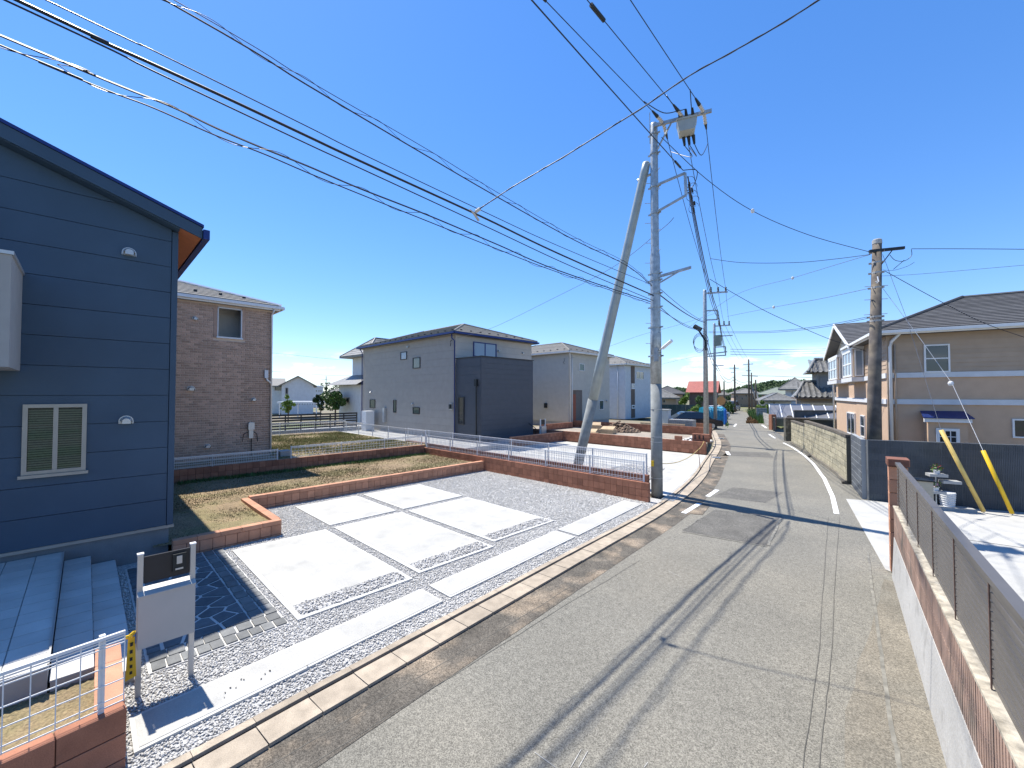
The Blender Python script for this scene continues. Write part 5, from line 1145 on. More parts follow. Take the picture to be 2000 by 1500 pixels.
for i, (x0,y0,x1,y1,r_) in enumerate(ends):
    a, b = AX(x0,y0,-5.5), AY(x1,y1,26.); wire('telephone cable %s from the tall pole to the second pole' % ('highest','thickest','spiral-wrapped','lowest')[i], cat_pts(a, b, .12 if i != 2 else .3, 14), r_)
for i, (y0, y1) in enumerate(((655,735),(640,728))):
    a, b = AY(1382,y0+25,26.), AY(1397,y1-20,37.9); wire('sagging telephone cable between second and third poles, %s one' % ('lower','upper')[i], cat_pts(a, b, .35, 10), .02); c = D(1431,742-i*6,70); wire('telephone cable from the third pole to the bend, %s one' % ('lower','upper')[i], cat_pts(b, c, .9, 12), .025); d_ = D(1460,750-i*5,82); wire('telephone cable at the road bend, %s one' % ('lower','upper')[i], cat_pts(c, d_, .5, 8), .03)
# crossing cable up right
P0 = AX(925,416,-5.55); m_ = [(925,416),(1000,366),(1100,307),(1180,257),(1260,207),(1340,152),(1420,107),(1500,62),(1600,0),(1720,-80)]
P = [D(x, y, lerp((P0-_c).dot(_f)*Vector((1,0,0)), Vector((4.6,0,0)), i/9).x) for i, (x, y) in enumerate(m_)]
o = wire('twisted service cable crossing the sky from upper right to the thick cable', smooth_pts(P), .009); spiral(P, .006, 1.6, .011, cable_g, 'twisted_strand', o)
m = MB(); m.tube([P[0]+Vector((0,-.1,.02)), P[0], P[0]+Vector((0,.12,-.1))], .022, 6); m.tube([P[0]+(P[1]-P[0])*.05, P[0]+(P[1]-P[0])*.18], .03, 6); m.build('wire_clamp', ceram, o)
def pxwire(label, samples, r=.008, mat=cable_m, ball=None):
    o = wire(label, smooth_pts([D(*s) for s in samples]), r, mat)
    if ball:
        b = D(*ball); m = MB(); m.lathe([(.015,-.07),(.045,-.05),(.055,0),(.045,.05),(.015,.07)], tuple(b), 12); m.build('ball_insulator', white_pl, o)
    return o
pxwire('guy wire from the tall pole top to the old brown pole, with white ball', [(1292,268,12.2),(1380,350,12.7),(1470,412,13.2),(1580,459,13.6),(1698,492,14)], .010, cable_m, (1470,412,13.2))
pxwire('service wire from the wire junction to the old brown pole', [(1387,505,17.5),(1450,513,16.6),(1550,513,15.6),(1630,506,14.8),(1700,497,14)], .010)
pxwire('drop wire slanting down to the peach house gable', [(1386,545,18),(1440,577,18.3),(1500,610,18.6),(1560,637,19.2),(1622,663,20),(1692,686,19)], .012)
pxwire('thin far wire with white ball left of the old pole', [(1345,640,30),(1435,577,24),(1548,543,18.5),(1640,515,15.5),(1700,497,14)], .009, cable_g, (1548,543,18.5))
pxwire('thin wire with white ball reaching the old pole lower down', [(1420,618,26),(1511,600,19.5),(1600,584,16),(1694,564,14)], .009, cable_g, (1511,600,19.5))
pxwire('telephone wire pair to the old pole, upper strand', [(1384,648,25),(1500,647,19.5),(1600,637,16.5),(1694,619,14)], .009); pxwire('telephone wire pair to the old pole, lower strand', [(1384,650,25),(1500,649.5,19.5),(1600,640,16.5),(1694,622,14)], .009)
for i in range(3): pxwire('%s of three parallel wires behind the peach house' % ('upper','middle','lower')[i], [(1427,682+5*i,38),(1500,683+5*i,43),(1620,681+4*i,52),(1760,676+4*i,60)], .02, cable_g)
pxwire('long low wire across the hill behind the tiled houses', [(1449,733,80),(1520,735,75),(1600,738,70),(1700,740,66)], .03)
pxwire('upper wire running off right from the old pole arm', [(1780,486,13.6),(1880,486,13),(2010,487,12.4),(2120,489,12)], .010); pxwire('lower wire running off right from the old pole', [(1722,539,13.9),(1800,535,13.5),(2010,517,12.5),(2120,508,12)], .006, cable_g)
pxwire('drop wire from the old pole over the peach roof to the right', [(1728,529,13.9),(1830,585,14.0),(1920,630,13.8),(2010,662,13.5),(2120,700,13)], .010)
m = MB(); m.tube(smooth_pts([D(1738,498,13.8),D(1748,508,13.75),D(1765,510,13.7),D(1780,500,13.6),D(1780,487,13.6)]), .009, 5); m.tube(smooth_pts([D(1724,527,13.85),D(1745,528,13.8),D(1772,520,13.7),D(1786,512,13.6)]), .006, 5); m.tube([D(1745,526,13.8),D(1766,508,13.7)], .009, 5); tag(m.build('wire_jumper_loops', cable_m), 'looping jumper wires under the old pole arm', 'wire', 'overhead wires')
wire('guy wire running down to the pale yellow guard', [D(1724,497,13.9), D(1770,620,13.0), gA], .006, cable_g)
o = wire('guy wire running down to the bright yellow guard, with white ball', [D(1722,560,13.9), D(1800,665,12.9), D(1860,750,11.9), gB], .007, silver); b = D(1857,749,11.95); m = MB(); m.lathe([(.02,-.07),(.05,-.05),(.065,0),(.05,.05),(.02,.07)], tuple(b), 12); m.build('ball_insulator', white_pl, o)
P = [(1316,425,12.1),(1292,448,12.6),(1200,520,15),(1080,583,19),(962,640,23.5),(893,660,25)]; o = pxwire('service wire from the tall pole rack down to the grey house', P, .008, cable_g)
pxwire('service wire to the cream house corner', [(1396,612,26.5),(1330,633,28),(1250,655,30),(1180,680,32.5),(1113,700,34.2)], .009, cable_g); pxwire('service wire to the white house', [(1396,690,37),(1340,700,40),(1290,712,44),(1262,718,47)], .010, cable_g)
for i, (ya, yb) in enumerate(((690,705),(726,734))): pxwire('%s faint distant wire beyond the brick house' % ('upper','lower')[i], [(440,ya-6,90),(540,ya,95),(640,(ya+yb)/2+3,100),(720,yb,104)], .028, cable_g)

# ------------------------------------------------------------------ background houses
def depth_of(p): return (Vector(p)-_c).dot(_f)
def far_house(label, x0, x1, y_eave, y_ridge, dep, deep, z0, wallm, roofm, yaw=None, kind='hip', oh=.5, name='house', wins=(), rows=8, tile=False):
    """front wall spans x0..x1 (seen at depth dep), parallel to the view plane unless yaw is given"""
    am = math.atan(((x0+x1)/2-1000)/FPX); yaw = TH - am if yaw is None else TH - am + yaw     # front turned to face along the street view, plus yaw
    a = D(x0, 770, dep); F_ = Frame((a.x, a.y), yaw); da = math.atan((x1-1000)/FPX) - math.atan((x0-1000)/FPX); W = math.hypot(a.x, a.y) * math.tan(da) / max(.3, math.cos(yaw-TH+am)); ze = D(x0, y_eave, dep).z; zr = D(x0, y_ridge, dep+deep*.5).z
    t = thing(name, (a.x, a.y, z0), label, 'house', 'houses in the background')
    F_.mb().box(0,0,z0,W,deep,ze).build('wall', wallm, t)
    s = (zr-ze)/(min(W,deep)/2+oh)
    if kind == 'hip': hip_roof(F_, t, 0, 0, W, deep, ze+.1, s, oh, roofm, roofm, rows=rows, th=.15)
    else:
        g_ = F_.mb()
        if kind == 'gx':    # ridge parallel to the front
            h_ = zr-ze; yc_ = deep/2
            for sg in (-1,1): g_.ext([(-oh,yc_,ze+h_+.1),(-oh,yc_+sg*(deep/2+oh),ze-.1),(-oh,yc_+sg*(deep/2+oh),ze-.25),(-oh,yc_,ze+h_-.05)], (W+2*oh,0,0))
            F_.mb().ext([(W-.1,0,ze),(W-.1,deep,ze),(W-.1,yc_,ze+h_)], (.1,0,0)).ext([(0,0,ze),(0,deep,ze),(0,yc_,ze+h_)], (.1,0,0)).build('gable_wall', wallm, t)
        else:               # gable faces us
            h_ = zr-ze; xc_ = W/2
            for sg in (-1,1): g_.ext([(xc_,-oh,ze+h_+.1),(xc_+sg*(W/2+oh),-oh,ze-.1),(xc_+sg*(W/2+oh),-oh,ze-.25),(xc_,-oh,ze+h_-.05)], (0,deep+2*oh,0))
            F_.mb().ext([(0,0,ze),(W,0,ze),(xc_,0,ze+h_)], (0,.1,0)).build('gable_wall', wallm, t)
        g_.build('roof', roofm, t)
    for (wx0,wx1,wy0,wy1) in wins:
        p, q = hit(F_,wx0,wy0,('y',0,-1)), hit(F_,wx1,wy1,('y',0,-1)); u0, u1 = p.x, q.x
        window(F_, t, ('y',0,-1), min(u0,u1), max(u0,u1), min(p.z,q.z), max(p.z,q.z), champagne, glass_dk, fw=.08)
    return F_, t, W
far_house('white gabled house beyond the black slat fence at the left', 550, 612, 752, 737, 62, 9, .0, white_pl, shingle, kind='gy', wins=((557,563,757,770),))
far_house('long white wing with pale roof left of the gabled house', 528, 551, 752, 740, 64, 9, 0, white_pl, shingle, kind='gx', wins=((536,549,753,763),))
far_house('small white block house beside the distant pole', 612, 631, 756, 755, 95, 10, 0, white_pl, white_pl, kind='hip', oh=.1, wins=((617,619,762,765),(622,624,762,765),(626,628,762,765)))
far_house('far low roofs right of the distant pole', 636, 680, 768, 760, 120, 12, 0, beige_h, shingle)
F_, t, W = far_house('white tile-roofed house peeping out left of the grey house', 688, 720, 699, 672, 42, 9, .3, white_pl, tile_j, yaw=R(4)-TH+math.atan((704-1000)/FPX), oh=.9)
F_.mb().box(-1.1,-.8,.3,3,4,3.9).build('lower_storey', white_pl, t); m = F_.mb(); m.add([(-2.0,-1.8,3.9),(4,-1.8,3.9),(4,0,4.9),(-.2,0,4.9),(-2,5,3.9),(-.2,5,4.9)], [(0,1,2,3),(4,0,3,5),(0,4,1)]); m.build('pent_roof', tile_j, t)
window(F_, t, ('y',-.8,-1), -.2, 1.0, 2.0, 2.7, champagne, glass_dk, fw=.08)
far_house('brown house with a rusty red metal roof', 1346, 1396, 765, 746, 72, 7, 0, brown_h, redroof, kind='gx', yaw=-.1, oh=.5)
far_house('low grey-roofed house left of the red-roofed one', 1275, 1333, 770, 756, 70, 9, 0, beige_h, shingle_d, wins=((1291,1300,781,788),))
F_, t, W = far_house('small tiled house just right of the tall pole', 1262, 1320, 778, 762, 58, 7, 0, beige_h, tile_j, wins=((1294,1300,780,787),))
far_house('cream house glimpsed right of the red roof', 1405, 1420, 772, 765, 95, 8, 0, beige_h, shingle, wins=((1414,1418,773,777),))
far_house('beige two-storey house at the road end', 1434, 1482, 769, 760, 100, 10, 0, beige_h, shingle, wins=((1438,1441,771,776),(1448,1451,776,781),(1456,1459,771,775),(1446,1449,789,792),(1461,1464,786,790),(1470,1474,776,780)), yaw=.1)
far_house('green-grey roofed brown house beyond the weeds', 1488, 1546, 771, 758, 92, 12, 0, brown_h, greenroof, oh=1.2)
far_house('white tiled house with low hip roof behind the carport', 1497, 1545, 783, 769, 64, 10, 0, white_pl, tile_j, wins=((1510,1514,786,789),), oh=.8, yaw=.1)
far_house('white two-storey tiled house above the low hip roof', 1534, 1572, 761, 741, 70, 10, 0, white_pl, tile_j, wins=((1546,1548.5,764,771),), oh=1.0)
def jp_tiles(F_, parent, x0, x1, y_e, z_e, y_r, z_r, pitch=.5, rows=12, name='roof_tiles'):
    m = F_.mb(); n_ = max(2, int((x1-x0)/pitch)); k = 6
    for i in range(n_):
        for r_ in range(rows):
            ta, tb = r_/rows, (r_+1.06)/rows; ys = (y_e+(y_r-y_e)*ta, y_e+(y_r-y_e)*tb); zs_ = (z_e+(z_r-z_e)*ta+.05, z_e+(z_r-z_e)*tb+.012); V = []
            for yy_, z_ in zip(ys, zs_):
                for j in range(k+1): u = j/k; V.append((x0+pitch*(i+u), yy_, z_ + (.11*math.sin(math.pi*min(1,u/.45)) if u < .45 else -.03*math.sin(math.pi*(u-.45)/.55))))
            m.add(V, [(j,j+1,k+2+j,k+1+j) for j in range(k)] + [])
    return m.build(name, tile_j, parent, kind='stuff')
# tiled two-tier house behind the peach house
a = D(1553,770,47); TF = Frame((a.x,a.y), TH-.52); th_ = thing('tiled_house', (a.x,a.y,0), 'old house with two tiers of grey clay tile roofs beside the peach house', 'house', 'houses in the background')
zE, zR = D(1560,776,47).z, D(1560,747,50).z
TF.mb().box(.6,1.0,0,9,7,zE+.2).build('wall', beige_h, th_); TF.mb().box(0,0,zE-.16,9,6,zE-.02).build('eave_board', brown_p, th_)
TF.mb().add([(0,0,zE),(9,0,zE),(9,3.2,zR),(1.2,3.2,zR),(0,6.4,zE),(9,6.4,zE)], [(0,1,2,3),(4,3,2,5),(0,3,4)]).build('lower_roof', tile_j, th_); jp_tiles(TF, th_, .3, 8.8, -.1, zE, 3.2, zR)
TF.mb().tube([(1.0,3.2,zR+.1),(9,3.2,zR+.1)], .16, 8).tube([(0,-.1,zE+.1),(1.1,3.2,zR+.1)], .13, 8).build('ridge_tiles', tile_j, th_)
TF.mb().box(.5,.2,zE-1.2,9,.3,zE-.6).build('door_lintel', wood_m, th_); TF.mb().box(.55,.9,0,9,1.0,zE-1.3).build('shutters', brown_p, th_)
u0 = 2.0; zE2, zR2 = D(1590,729,49).z, D(1590,707,52).z
TF.mb().box(u0+.3,2.0,zR-.6,9,7,zE2+.1).build('upper_storey', M('lattice_grey',(.25,.24,.22),.85,(6,.1)), th_); TF.mb().box(u0+.5,1.9,zE2-2.2,9,2.0,zE2-.5).build('upper_screen', M('screen_grey',(.21,.21,.205),.8,(8,.06)), th_)
TF.mb().add([(u0-.7,1.2,zE2),(9,1.2,zE2),(9,4.0,zR2),(u0+.4,4.0,zR2),(u0-.7,6.8,zE2),(9,6.8,zE2)], [(0,1,2,3),(4,3,2,5),(0,3,4)]).build('upper_roof', tile_j, th_); jp_tiles(TF, th_, u0-.4, 8.8, 1.1, zE2, 4.0, zR2, rows=10)
TF.mb().tube([(u0+.2,4.0,zR2+.12),(9,4.0,zR2+.12)], .18, 8).tube([(u0-.7,1.1,zE2+.1),(u0+.3,4.0,zR2+.12)], .13, 8).build('upper_ridge', tile_j, th_)
# carport with curved polycarbonate roof
a = D(1506,815,37); CF = Frame((a.x,a.y), TH-.50); cp = thing('carport', (a.x,a.y,0), 'long carport with curved grey translucent roof and white ribs', 'carport')
L_ = 5.8; zc = D(1506,815,37).z; n_ = 8
prof = [(-.1 + 2.6*math.sin(i/n_*1.25), 0, zc + .95*(1-math.cos((i/n_)*1.45))*0 + 1.05*math.sin(i/n_*1.35)) for i in range(n_+1)]
m = CF.mb()
for i in range(n_): a_, b_ = prof[i], prof[i+1]; m.add([(0,a_[0],a_[2]),(L_,a_[0],a_[2]),(L_,b_[0],b_[2]),(0,b_[0],b_[2])], [(0,1,2,3)])
m.build('roof_sheet', poly_m, cp)
for j in range(8):
    x = L_*j/7; m = CF.mb(); m.tube([(x,p[0],p[2]+.03) for p in prof], .045, 6); m.build('rib', white_al, cp)
for x in (.1,2.9,5.7): CF.mb().box(x-.05,2.3,0,x+.05,2.4,zc+.9).build('post', white_al, cp); 
CF.mb().box(-.05,-.15,zc-.12,L_+.05,-.05,zc+.02).build('front_beam', champagne, cp); CF.mb().box(-.12,-.1,0,.0,0,zc+.9).build('corner_post', white_al, cp)
CF.mb().box(-.02,2.75,0,3.2,2.85,zc+1.15).build('side_panel', M('pale_blue_panel',(.42,.47,.52),.6,(3,.05)), cp)
a = D(1512,842,35); q = MB((a.x,a.y,0), TH).box(-.2,0,0,.2,.4,1.3).build('brick_post', red_block); tag(q, 'small red-brown gate post under the carport front', 'post')
q = MB(D(1565,840,40)*1.0, TH); q = thing('garden_wall', tuple(D(1600,840,36)), 'dark shaded block wall beneath the carport roof', 'wall')
b = D(1552,840,36); MB((b.x,b.y,0), TH-.1).box(0,0,0,4.0,.15,1.55).build('face', blk_dark, q); MB((b.x,b.y,0), TH-.1).box(-.03,-.04,1.553,4.03,.19,1.62).build('coping', blk_cap, q)
# green sheet fence and black slat fence
a, b = D(1290,812,48), D(1378,812,46)
q = thing('sheet_fence', tuple(a), 'long dark green sheet fence behind the dark car', 'fence'); d_ = b-a; an = math.atan2(d_.y,d_.x); Lf = math.hypot(d_.x,d_.y)
for i in range(10): MB((a.x,a.y,0), an).box(Lf*i/10-.6+.01,-.03,.1,Lf*(i+1)/10-.6,.03+.01*(i % 2),1.82).build('sheet_panel', greenwall, q)
bf = thing('slat_fence', (-31,8,0), 'black horizontal slat fence behind the back lawn', 'fence')
a, b = Vector((-31.0,6.5,0)), Vector((-31.0,14.6,0)); zt = AX(615,808,-31).z; zl = AX(615,836,-31).z
for i in range(6): z = zl + (zt-zl)*i/5.6; MB().box(-31.02,6.5,z,-30.98,14.6,z+(zt-zl)/8.5).build('slat', black_al, bf)
for i in range(9): MB().box(-31.07,6.5+i*1.01,.2,-31.021,6.58+i*1.01,zt).build('post', black_al, bf)
struct(MB().box(-31.2,4,0,-30.9,16,zl-.05).build('retaining_wall', conc_grey))
# carport canopy, car and pipes behind the black fence
a = D(541,786,52); CPF = Frame((a.x,a.y), TH); q = thing('carport_canopy', tuple(a), 'long flat white carport canopy beyond the black fence', 'carport')
CPF.mb().box(0,0,a.z-.12,5.2,3,a.z+.12).build('canopy', white_al, q)
for i in range(3): CPF.mb().box(.2+2.3*i,.1,0,.3+2.3*i,.2,a.z-.13).build('post', white_al, q)
for i in range(12): CPF.mb().box(1.2+.32*i,-.03,a.z-.3,1.3+.32*i,-.005,a.z-.13).build('trim_tooth', conc_grey, q)

# ------------------------------------------------------------------ vehicles and clutter by the road
def car(label, pos, yaw, paint, L=4.4, Wd=1.7, Hh=1.45, cat='car'):
    t = thing('parked_car', pos, label, cat); T = lambda: MB(pos, yaw); w = Wd/2
    low = [(0,.28),(0,.62),(.08,.78),(.95,.92),(L-.75,.95),(L-.1,.88),(L,.62),(L,.28)]
    m = T(); n_ = len(low); V = []
    for s, f in ((-w,1),(-w*.96,1.0),(w*.96,1.0),(w,1)):
        pass
    for yv, dz in ((-w,-.04),(-w*.9,0),(w*.9,0),(w,-.04)): V += [(p[0], yv, p[1]+(dz if p[1] > .7 else 0)) for p in low]
    fs = [tuple(range(n_)), tuple(range(3*n_,4*n_))[::-1]]
    for k in range(3):
        for i in range(n_): fs.append((k*n_+i, (k+1)*n_+i, (k+1)*n_+(i+1) % n_, k*n_+(i+1) % n_))
    m.add(V, fs); body = m.build('body', paint, t)
    cab = [(L*.19,.93),(L*.33,Hh-.04),(L*.45,Hh),(L*.70,Hh-.03),(L*.88,.94)]
    m = T(); V = []; n2 = len(cab)
    for yv, k in ((-w*.92,0),(-w*.74,1),(w*.74,1),(w*.92,0)):
        pass
    V = [(p[0], -w*(.93-.22*(p[1]-.93)/(Hh-.93)), p[1]) for p in cab] + [(p[0], w*(.93-.22*(p[1]-.93)/(Hh-.93)), p[1]) for p in cab]
    m.add(V, [tuple(range(n2)), tuple(range(n2,2*n2))[::-1]] + [(i, n2+i, n2+i+1, i+1) for i in range(n2-1)]); m.build('glasshouse', glass_dk, t)
    m = T(); m.add([(cab[1][0]-.02,-w*.72,Hh-.02),(cab[3][0]+.02,-w*.72,Hh-.01),(cab[3][0]+.02,w*.72,Hh-.01),(cab[1][0]-.02,w*.72,Hh-.02),(cab[2][0],-w*.6,Hh+.03),(cab[3][0]-.2,-w*.6,Hh+.03),(cab[3][0]-.2,w*.6,Hh+.03),(cab[2][0],w*.6,Hh+.03)], [(4,5,6,7),(0,1,5,4),(1,2,6,5),(2,3,7,6),(3,0,4,7)]); m.build('roof_panel', paint, t)
    for x in (L*.19, L*.80):
        for s in (-1,1):
            wl = T().tube([(x,s*(w-.17),.31),(x,s*(w+.012),.31)], .31, 16).build('wheel', rubber, t); T().tube([(x,s*(w+.0),.31),(x,s*(w+.02),.31)], .19, 12).build('rim', silver, wl)
    for s in (-1,1):
        T().box(-.012,s*w*.62-.16,.58,.05,s*w*.62+.16,.72).build('headlight', ceram, t); T().box(L-.05,s*w*.7-.13,.62,L+.012,s*w*.7+.13,.84).build('tail_light', M('tail_red',(.35,.02,.02),.3,None), t)
    return t
p = D(1404,835,36.2); car('black car parked behind the small red wall by the blue tarp', (p.x,p.y,.0), TH+math.pi-.05, carpaint, 4.6)
p = D(1424,817,51); car('white car seen from behind past the blue tarp', (p.x-.6,p.y,-.0), math.pi/2+2.95, carwhite, 3.6, 1.55, 1.6)
p = D(1437,797,78); car('small grey van parked at the road bend', (p.x,p.y,0), TH+math.pi+.9, M('silver_blue_paint',(.30,.34,.40),.25,None,spec=.7), 4.0, 1.6, 1.75)
p = D(663,800,45); 
a = D(1384,832,41.5); tq = thing('tarp_cover', (a.x,a.y,0), 'teal tarpaulin shelter over stored goods by the third pole', 'tarp'); T_ = Frame((a.x,a.y), TH+.05)
zt_ = D(1400,797,41.5).z
gx = np.linspace(0,1.9,20); V = []; 
prof = [(0,0),(0,.5),(.03,1.0),(.10,zt_-.25),(.3,zt_),(1.0,zt_+.1),(1.8,zt_-.05),(2.0,.9),(2.02,0)]
for x in gx:
    for q_ in prof: V.append(tuple(T_.w(x + random.uniform(-.03,.03), q_[0] + random.uniform(-.05,.05), max(0, q_[1] + random.uniform(-.06,.06)))))
nP = len(prof); fs = [(i*nP+j,(i+1)*nP+j,(i+1)*nP+j+1,i*nP+j+1) for i in range(19) for j in range(nP-1)] + [tuple(range(nP)), tuple(range(19*nP,20*nP))]
me = MB(); me.v = V; me.f = fs; me.build('sheet', tarp, tq, smooth=False)
b = D(1416.5,826,41); MB().lathe([(.12,0),(.13,.05),(.13,zt_-.3),(.10,zt_-.1),(.02,zt_-.05)], (b.x,b.y,0), 12).build('rolled_edge', blue_p, tq)
p = D(1408,783,60); q = thing('traffic_mirror', (p.x,p.y,0), 'orange-backed convex traffic mirror right of the third pole', 'traffic mirror'); dv = (_c-p).normalized()
MB().tube([p, p+dv*.10], [.55,.60], 20).build('mirror_shell', orange_m, q); MB().tube([(p.x,p.y,0), p], .05, 8).build('post', orange_m, q)
for i, (px, py, l_, lab) in enumerate(((1293,829,2.6,'yellow timber plank lying on the far red wall'),)):
    p = AY(px,py,28.55); tag(MB((p.x-1.6,28.5,.845), .02).box(0,-.05,0,3.2,.06,.10).build('timber_plank', wood_m), lab, 'plank')
p = AY(1328,830,29.2); q = thing('wire_crate', (p.x,p.y,.2), 'grey mesh crate behind the far red wall', 'crate'); m = MB((p.x,p.y,.15), .02)
for i in range(12): m.box(-.85+.15*i,-.01,0,-.84+.15*i,0,1.15)
for i in range(8): m.box(-.85,-.012,.05+.15*i,.85,-.002,.06+.15*i)
m.build('mesh_side', silver, q); MB((p.x,p.y,.15), .02).box(-.85,.02,0,.85,.7,1.05).build('contents', conc_grey, q)

# ------------------------------------------------------------------ vegetation
def shrub(label, px, py, dep, r, n, s, mat, name='shrub', hgt=None, trunk=True, z0=0.0, group='shrubs and trees beyond the lots'):
    c = D(px, py, dep); t = thing(name, (c.x,c.y,z0), label, 'tree' if 'tree' in name else 'shrub', group); n_c = 9
    V = []
    leaves('crown', tuple(c), (r*.6,r*.6,r*.75), n//4, s, mat, t)
    for i in range(n_c):
        o = rng.normal(size=3); o /= np.linalg.norm(o); cc = np.array(c) + o*np.array([r,r,r*1.15])*rng.uniform(.5,1.25); rr = r*rng.uniform(.2,.5)
        leaves('leaf_clump', tuple(cc), (rr,rr,rr), 3*n//(4*n_c), s, mat, t)
    if trunk:
        m = MB(); m.tube([(c.x,c.y,z0),(c.x+.03,c.y,c.z*.6),(c.x,c.y+.03,c.z+r*.3)], [.06*r+.02,.05*r+.015,.01], 7)
        for i in range(5): a = random.uniform(0,6.28); z = z0+(c.z-z0)*random.uniform(.5,.9); m.tube([(c.x,c.y,z),(c.x+math.cos(a)*r*.6,c.y+math.sin(a)*r*.6,z+r*.5)], [.025*r,.006], 5)
        m.build('trunk', bark, t)
    return t
shrub('slender young tree behind the black fence, left one', 563,790,36,.55,900,.10,leaf_y,'young_tree',z0=.2)
shrub('bushy green tree behind the black fence near the grey house', 655,780,40,1.12,3200,.11,leaf_m,'garden_tree'); shrub('small dark bush between the two trees behind the black fence', 626,787,41,.6,1300,.10,leaf_d,'garden_bush')
shrub('bright green bush before the red-roofed house', 1337,782,56,.68,1500,.10,leaf_y,'round_bush'); shrub('pale green bush at the brown house wall', 1366,784,60,.75,900,.10,leaf_m,'wall_bush')
shrub('rounded green bush behind the black car', 1362,806,44,.75,1600,.08,leaf_y,'low_bush',trunk=False); shrub('lime green bush beside the carport gate', 1498,801,62,1.15,2600,.12,leaf_y,'lime_bush',trunk=False)
shrub('dark clipped bushes right of the traffic mirror', 1416,790,66,.95,1700,.12,leaf_d,'clipped_bush'); shrub('dark bush at the road bend by the van', 1424,797,64,.8,1300,.11,leaf_m,'bend_bush',trunk=False)
shrub('dark tree left of the red-roofed house', 1326,775,78,1.2,1300,.16,leaf_d,'dark_tree')
for i in range(4): shrub('dark hedge tree clump beyond the white block house, %s' % ('first from left','second from left','third from left','fourth from left')[i], 640+i*14,770,135,2.6,500,.35,leaf_d,'hedge_tree',trunk=False)
# roadside weeds
a = [G(1455,815),G(1480,828),G(1475,806),G(1448,803)]
def weeds(P, n, hmin, hmax, mat, name='weeds'):
    xs = [p.x for p in P]; ys_ = [p.y for p in P]; X = rng.uniform(min(xs),max(xs),n*3); Y = rng.uniform(min(ys_),max(ys_),n*3); k = inpoly(P,X,Y); X, Y = X[k][:n], Y[k][:n]; n = len(X)
    a = rng.uniform(0,6.28,n); hh = rng.uniform(hmin,hmax,n); w = rng.uniform(.03,.07,n); ln = rng.normal(0,.25,(n,2))*hh[:,None]; V = np.zeros((n,3,3))
    V[:,0] = np.stack([X-np.cos(a)*w,Y-np.sin(a)*w,np.zeros(n)],1); V[:,1] = np.stack([X+np.cos(a)*w,Y+np.sin(a)*w,np.zeros(n)],1); V[:,2] = np.stack([X+ln[:,0],Y+ln[:,1],hh],1)
    return np_mesh(name, V.reshape(-1,3), np.arange(3*n).reshape(-1,3), mat, None, kind='stuff')
p0 = G(1478,826)
weeds([Vector((p0.x-.2,p0.y-1,0)),Vector((p0.x+3.5,p0.y+1,0)),Vector((p0.x-3,p0.y+28,0)),Vector((p0.x-8.0,p0.y+24,0)),Vector((p0.x-3.0,p0.y+9,0))], 5200, .3, 1.0, leaf_m)
weeds([Vector((p0.x-.6,p0.y-1.5,0)),Vector((p0.x+.4,p0.y-1,0)),Vector((p0.x-2.2,p0.y+9,0)),Vector((p0.x-3.2,p0.y+9,0))], 1500, .1, .35, M('rust_weed',(.20,.11,.045),.9,None,irand=.4))
a = G(1300,826); weeds([Vector((-19.5,40,0)),Vector((-15.0,38.5,0)),Vector((-17,44,0)),Vector((-21.5,46,0))], 7000, .2, .7, leaf_y, 'grass')
weeds([G(1420,838),G(1416,830),G(1419,822),G(1423,830)], 200, .15, .4, leaf_m)
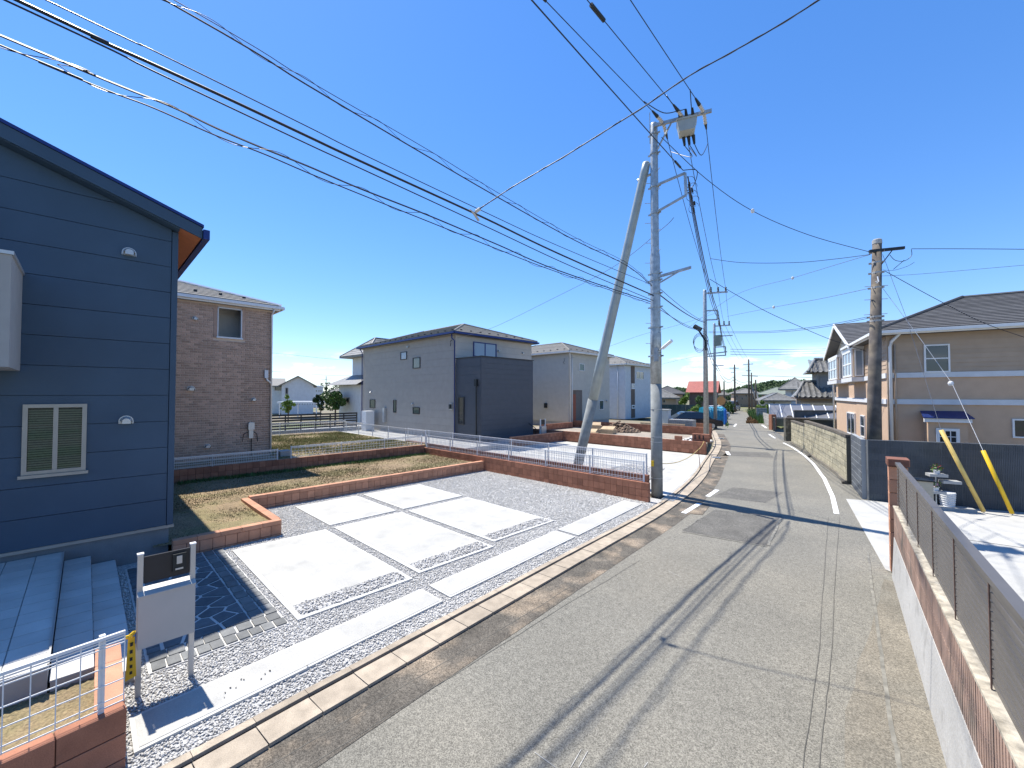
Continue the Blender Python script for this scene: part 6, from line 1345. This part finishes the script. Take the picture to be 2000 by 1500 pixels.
# wooded hill
HP = [(1240,772,300),(1290,762,300),(1325,758,300),(1365,763,300),(1400,766,290),(1440,760,285),(1475,751,280),(1510,746,275),(1545,744.5,275),(1580,745,275),(1620,748,275),(1680,752,280),(1800,760,290)]
V = []; fs = []
for x, y, d_ in HP:
    t_ = D(x, y+4, d_); b_ = D(x, 775, d_-90); b_.z = -.05; c_ = D(x, 775, d_+80); c_.z = -.05; mdl = lerp(b_, t_, .55); mdl.z = t_.z*.62
    V += [tuple(b_), tuple(mdl), tuple(t_), tuple(c_)]
for i in range(len(HP)-1):
    for j in range(3): fs.append((i*4+j,(i+1)*4+j,(i+1)*4+j+1,i*4+j+1))
m = MB(); m.v = V; m.f = fs; struct(m.build('hill', hill_m, None, smooth=True))
C_ = []
for i in range(2600):
    s = random.uniform(0, len(HP)-1.001); k_ = int(s); f_ = s-k_; u = random.random()
    A = [lerp(V[k_*4+j], V[(k_+1)*4+j], f_) for j in range(3)]; p = lerp(A[0],A[1],u*2) if u < .5 else lerp(A[1],A[2],u*2-1); C_.append((p.x,p.y,p.z+random.uniform(.2,1.0),random.uniform(1.0,2.3)))
C_ = np.array(C_); n_l = 34; nC = len(C_); u = rng.normal(size=(nC,n_l,3)); u /= np.linalg.norm(u,axis=2)[...,None]; u[...,2] = np.abs(u[...,2])*1.1-.15
ctr = C_[:,None,:3] + u*C_[:,None,3:4]*rng.uniform(.7,1.05,(nC,n_l,1)); ctr = ctr.reshape(-1,3); n = len(ctr)
a = rng.normal(size=(n,3)); a /= np.linalg.norm(a,axis=1)[:,None]; b = np.cross(a, rng.normal(size=(n,3))); b /= np.linalg.norm(b,axis=1)[:,None]; sz = rng.uniform(.28,.6,n)[:,None]
V4 = np.stack([ctr-a*sz,ctr-b*sz*.8,ctr+a*sz,ctr+b*sz*.8],1)
np_mesh('woodland', V4.reshape(-1,3), np.arange(4*n).reshape(-1,4), M('woodland_leaf',(.072,.115,.038),.8,(.06,.45),irand=.35), None, kind='stuff')
# small dark stones scattered on the footway slab
for i, (px, py) in enumerate(((440,1353),(450,1343),(461,1343),(471,1327),(476,1327),(518,1316),(527,1310),(438,1362),(510,1326),(600,1300))):
    p = G(px, py, .045); o = stones_at(np.array([[p.x,p.y,.047]]), .016, .026, 'loose_stone', M('dark_pebble',(.12,.11,.10),.9,None)); tag(o, 'tiny dark stone lying on the long footway slab', 'stone', 'tiny stones on the footway slab')
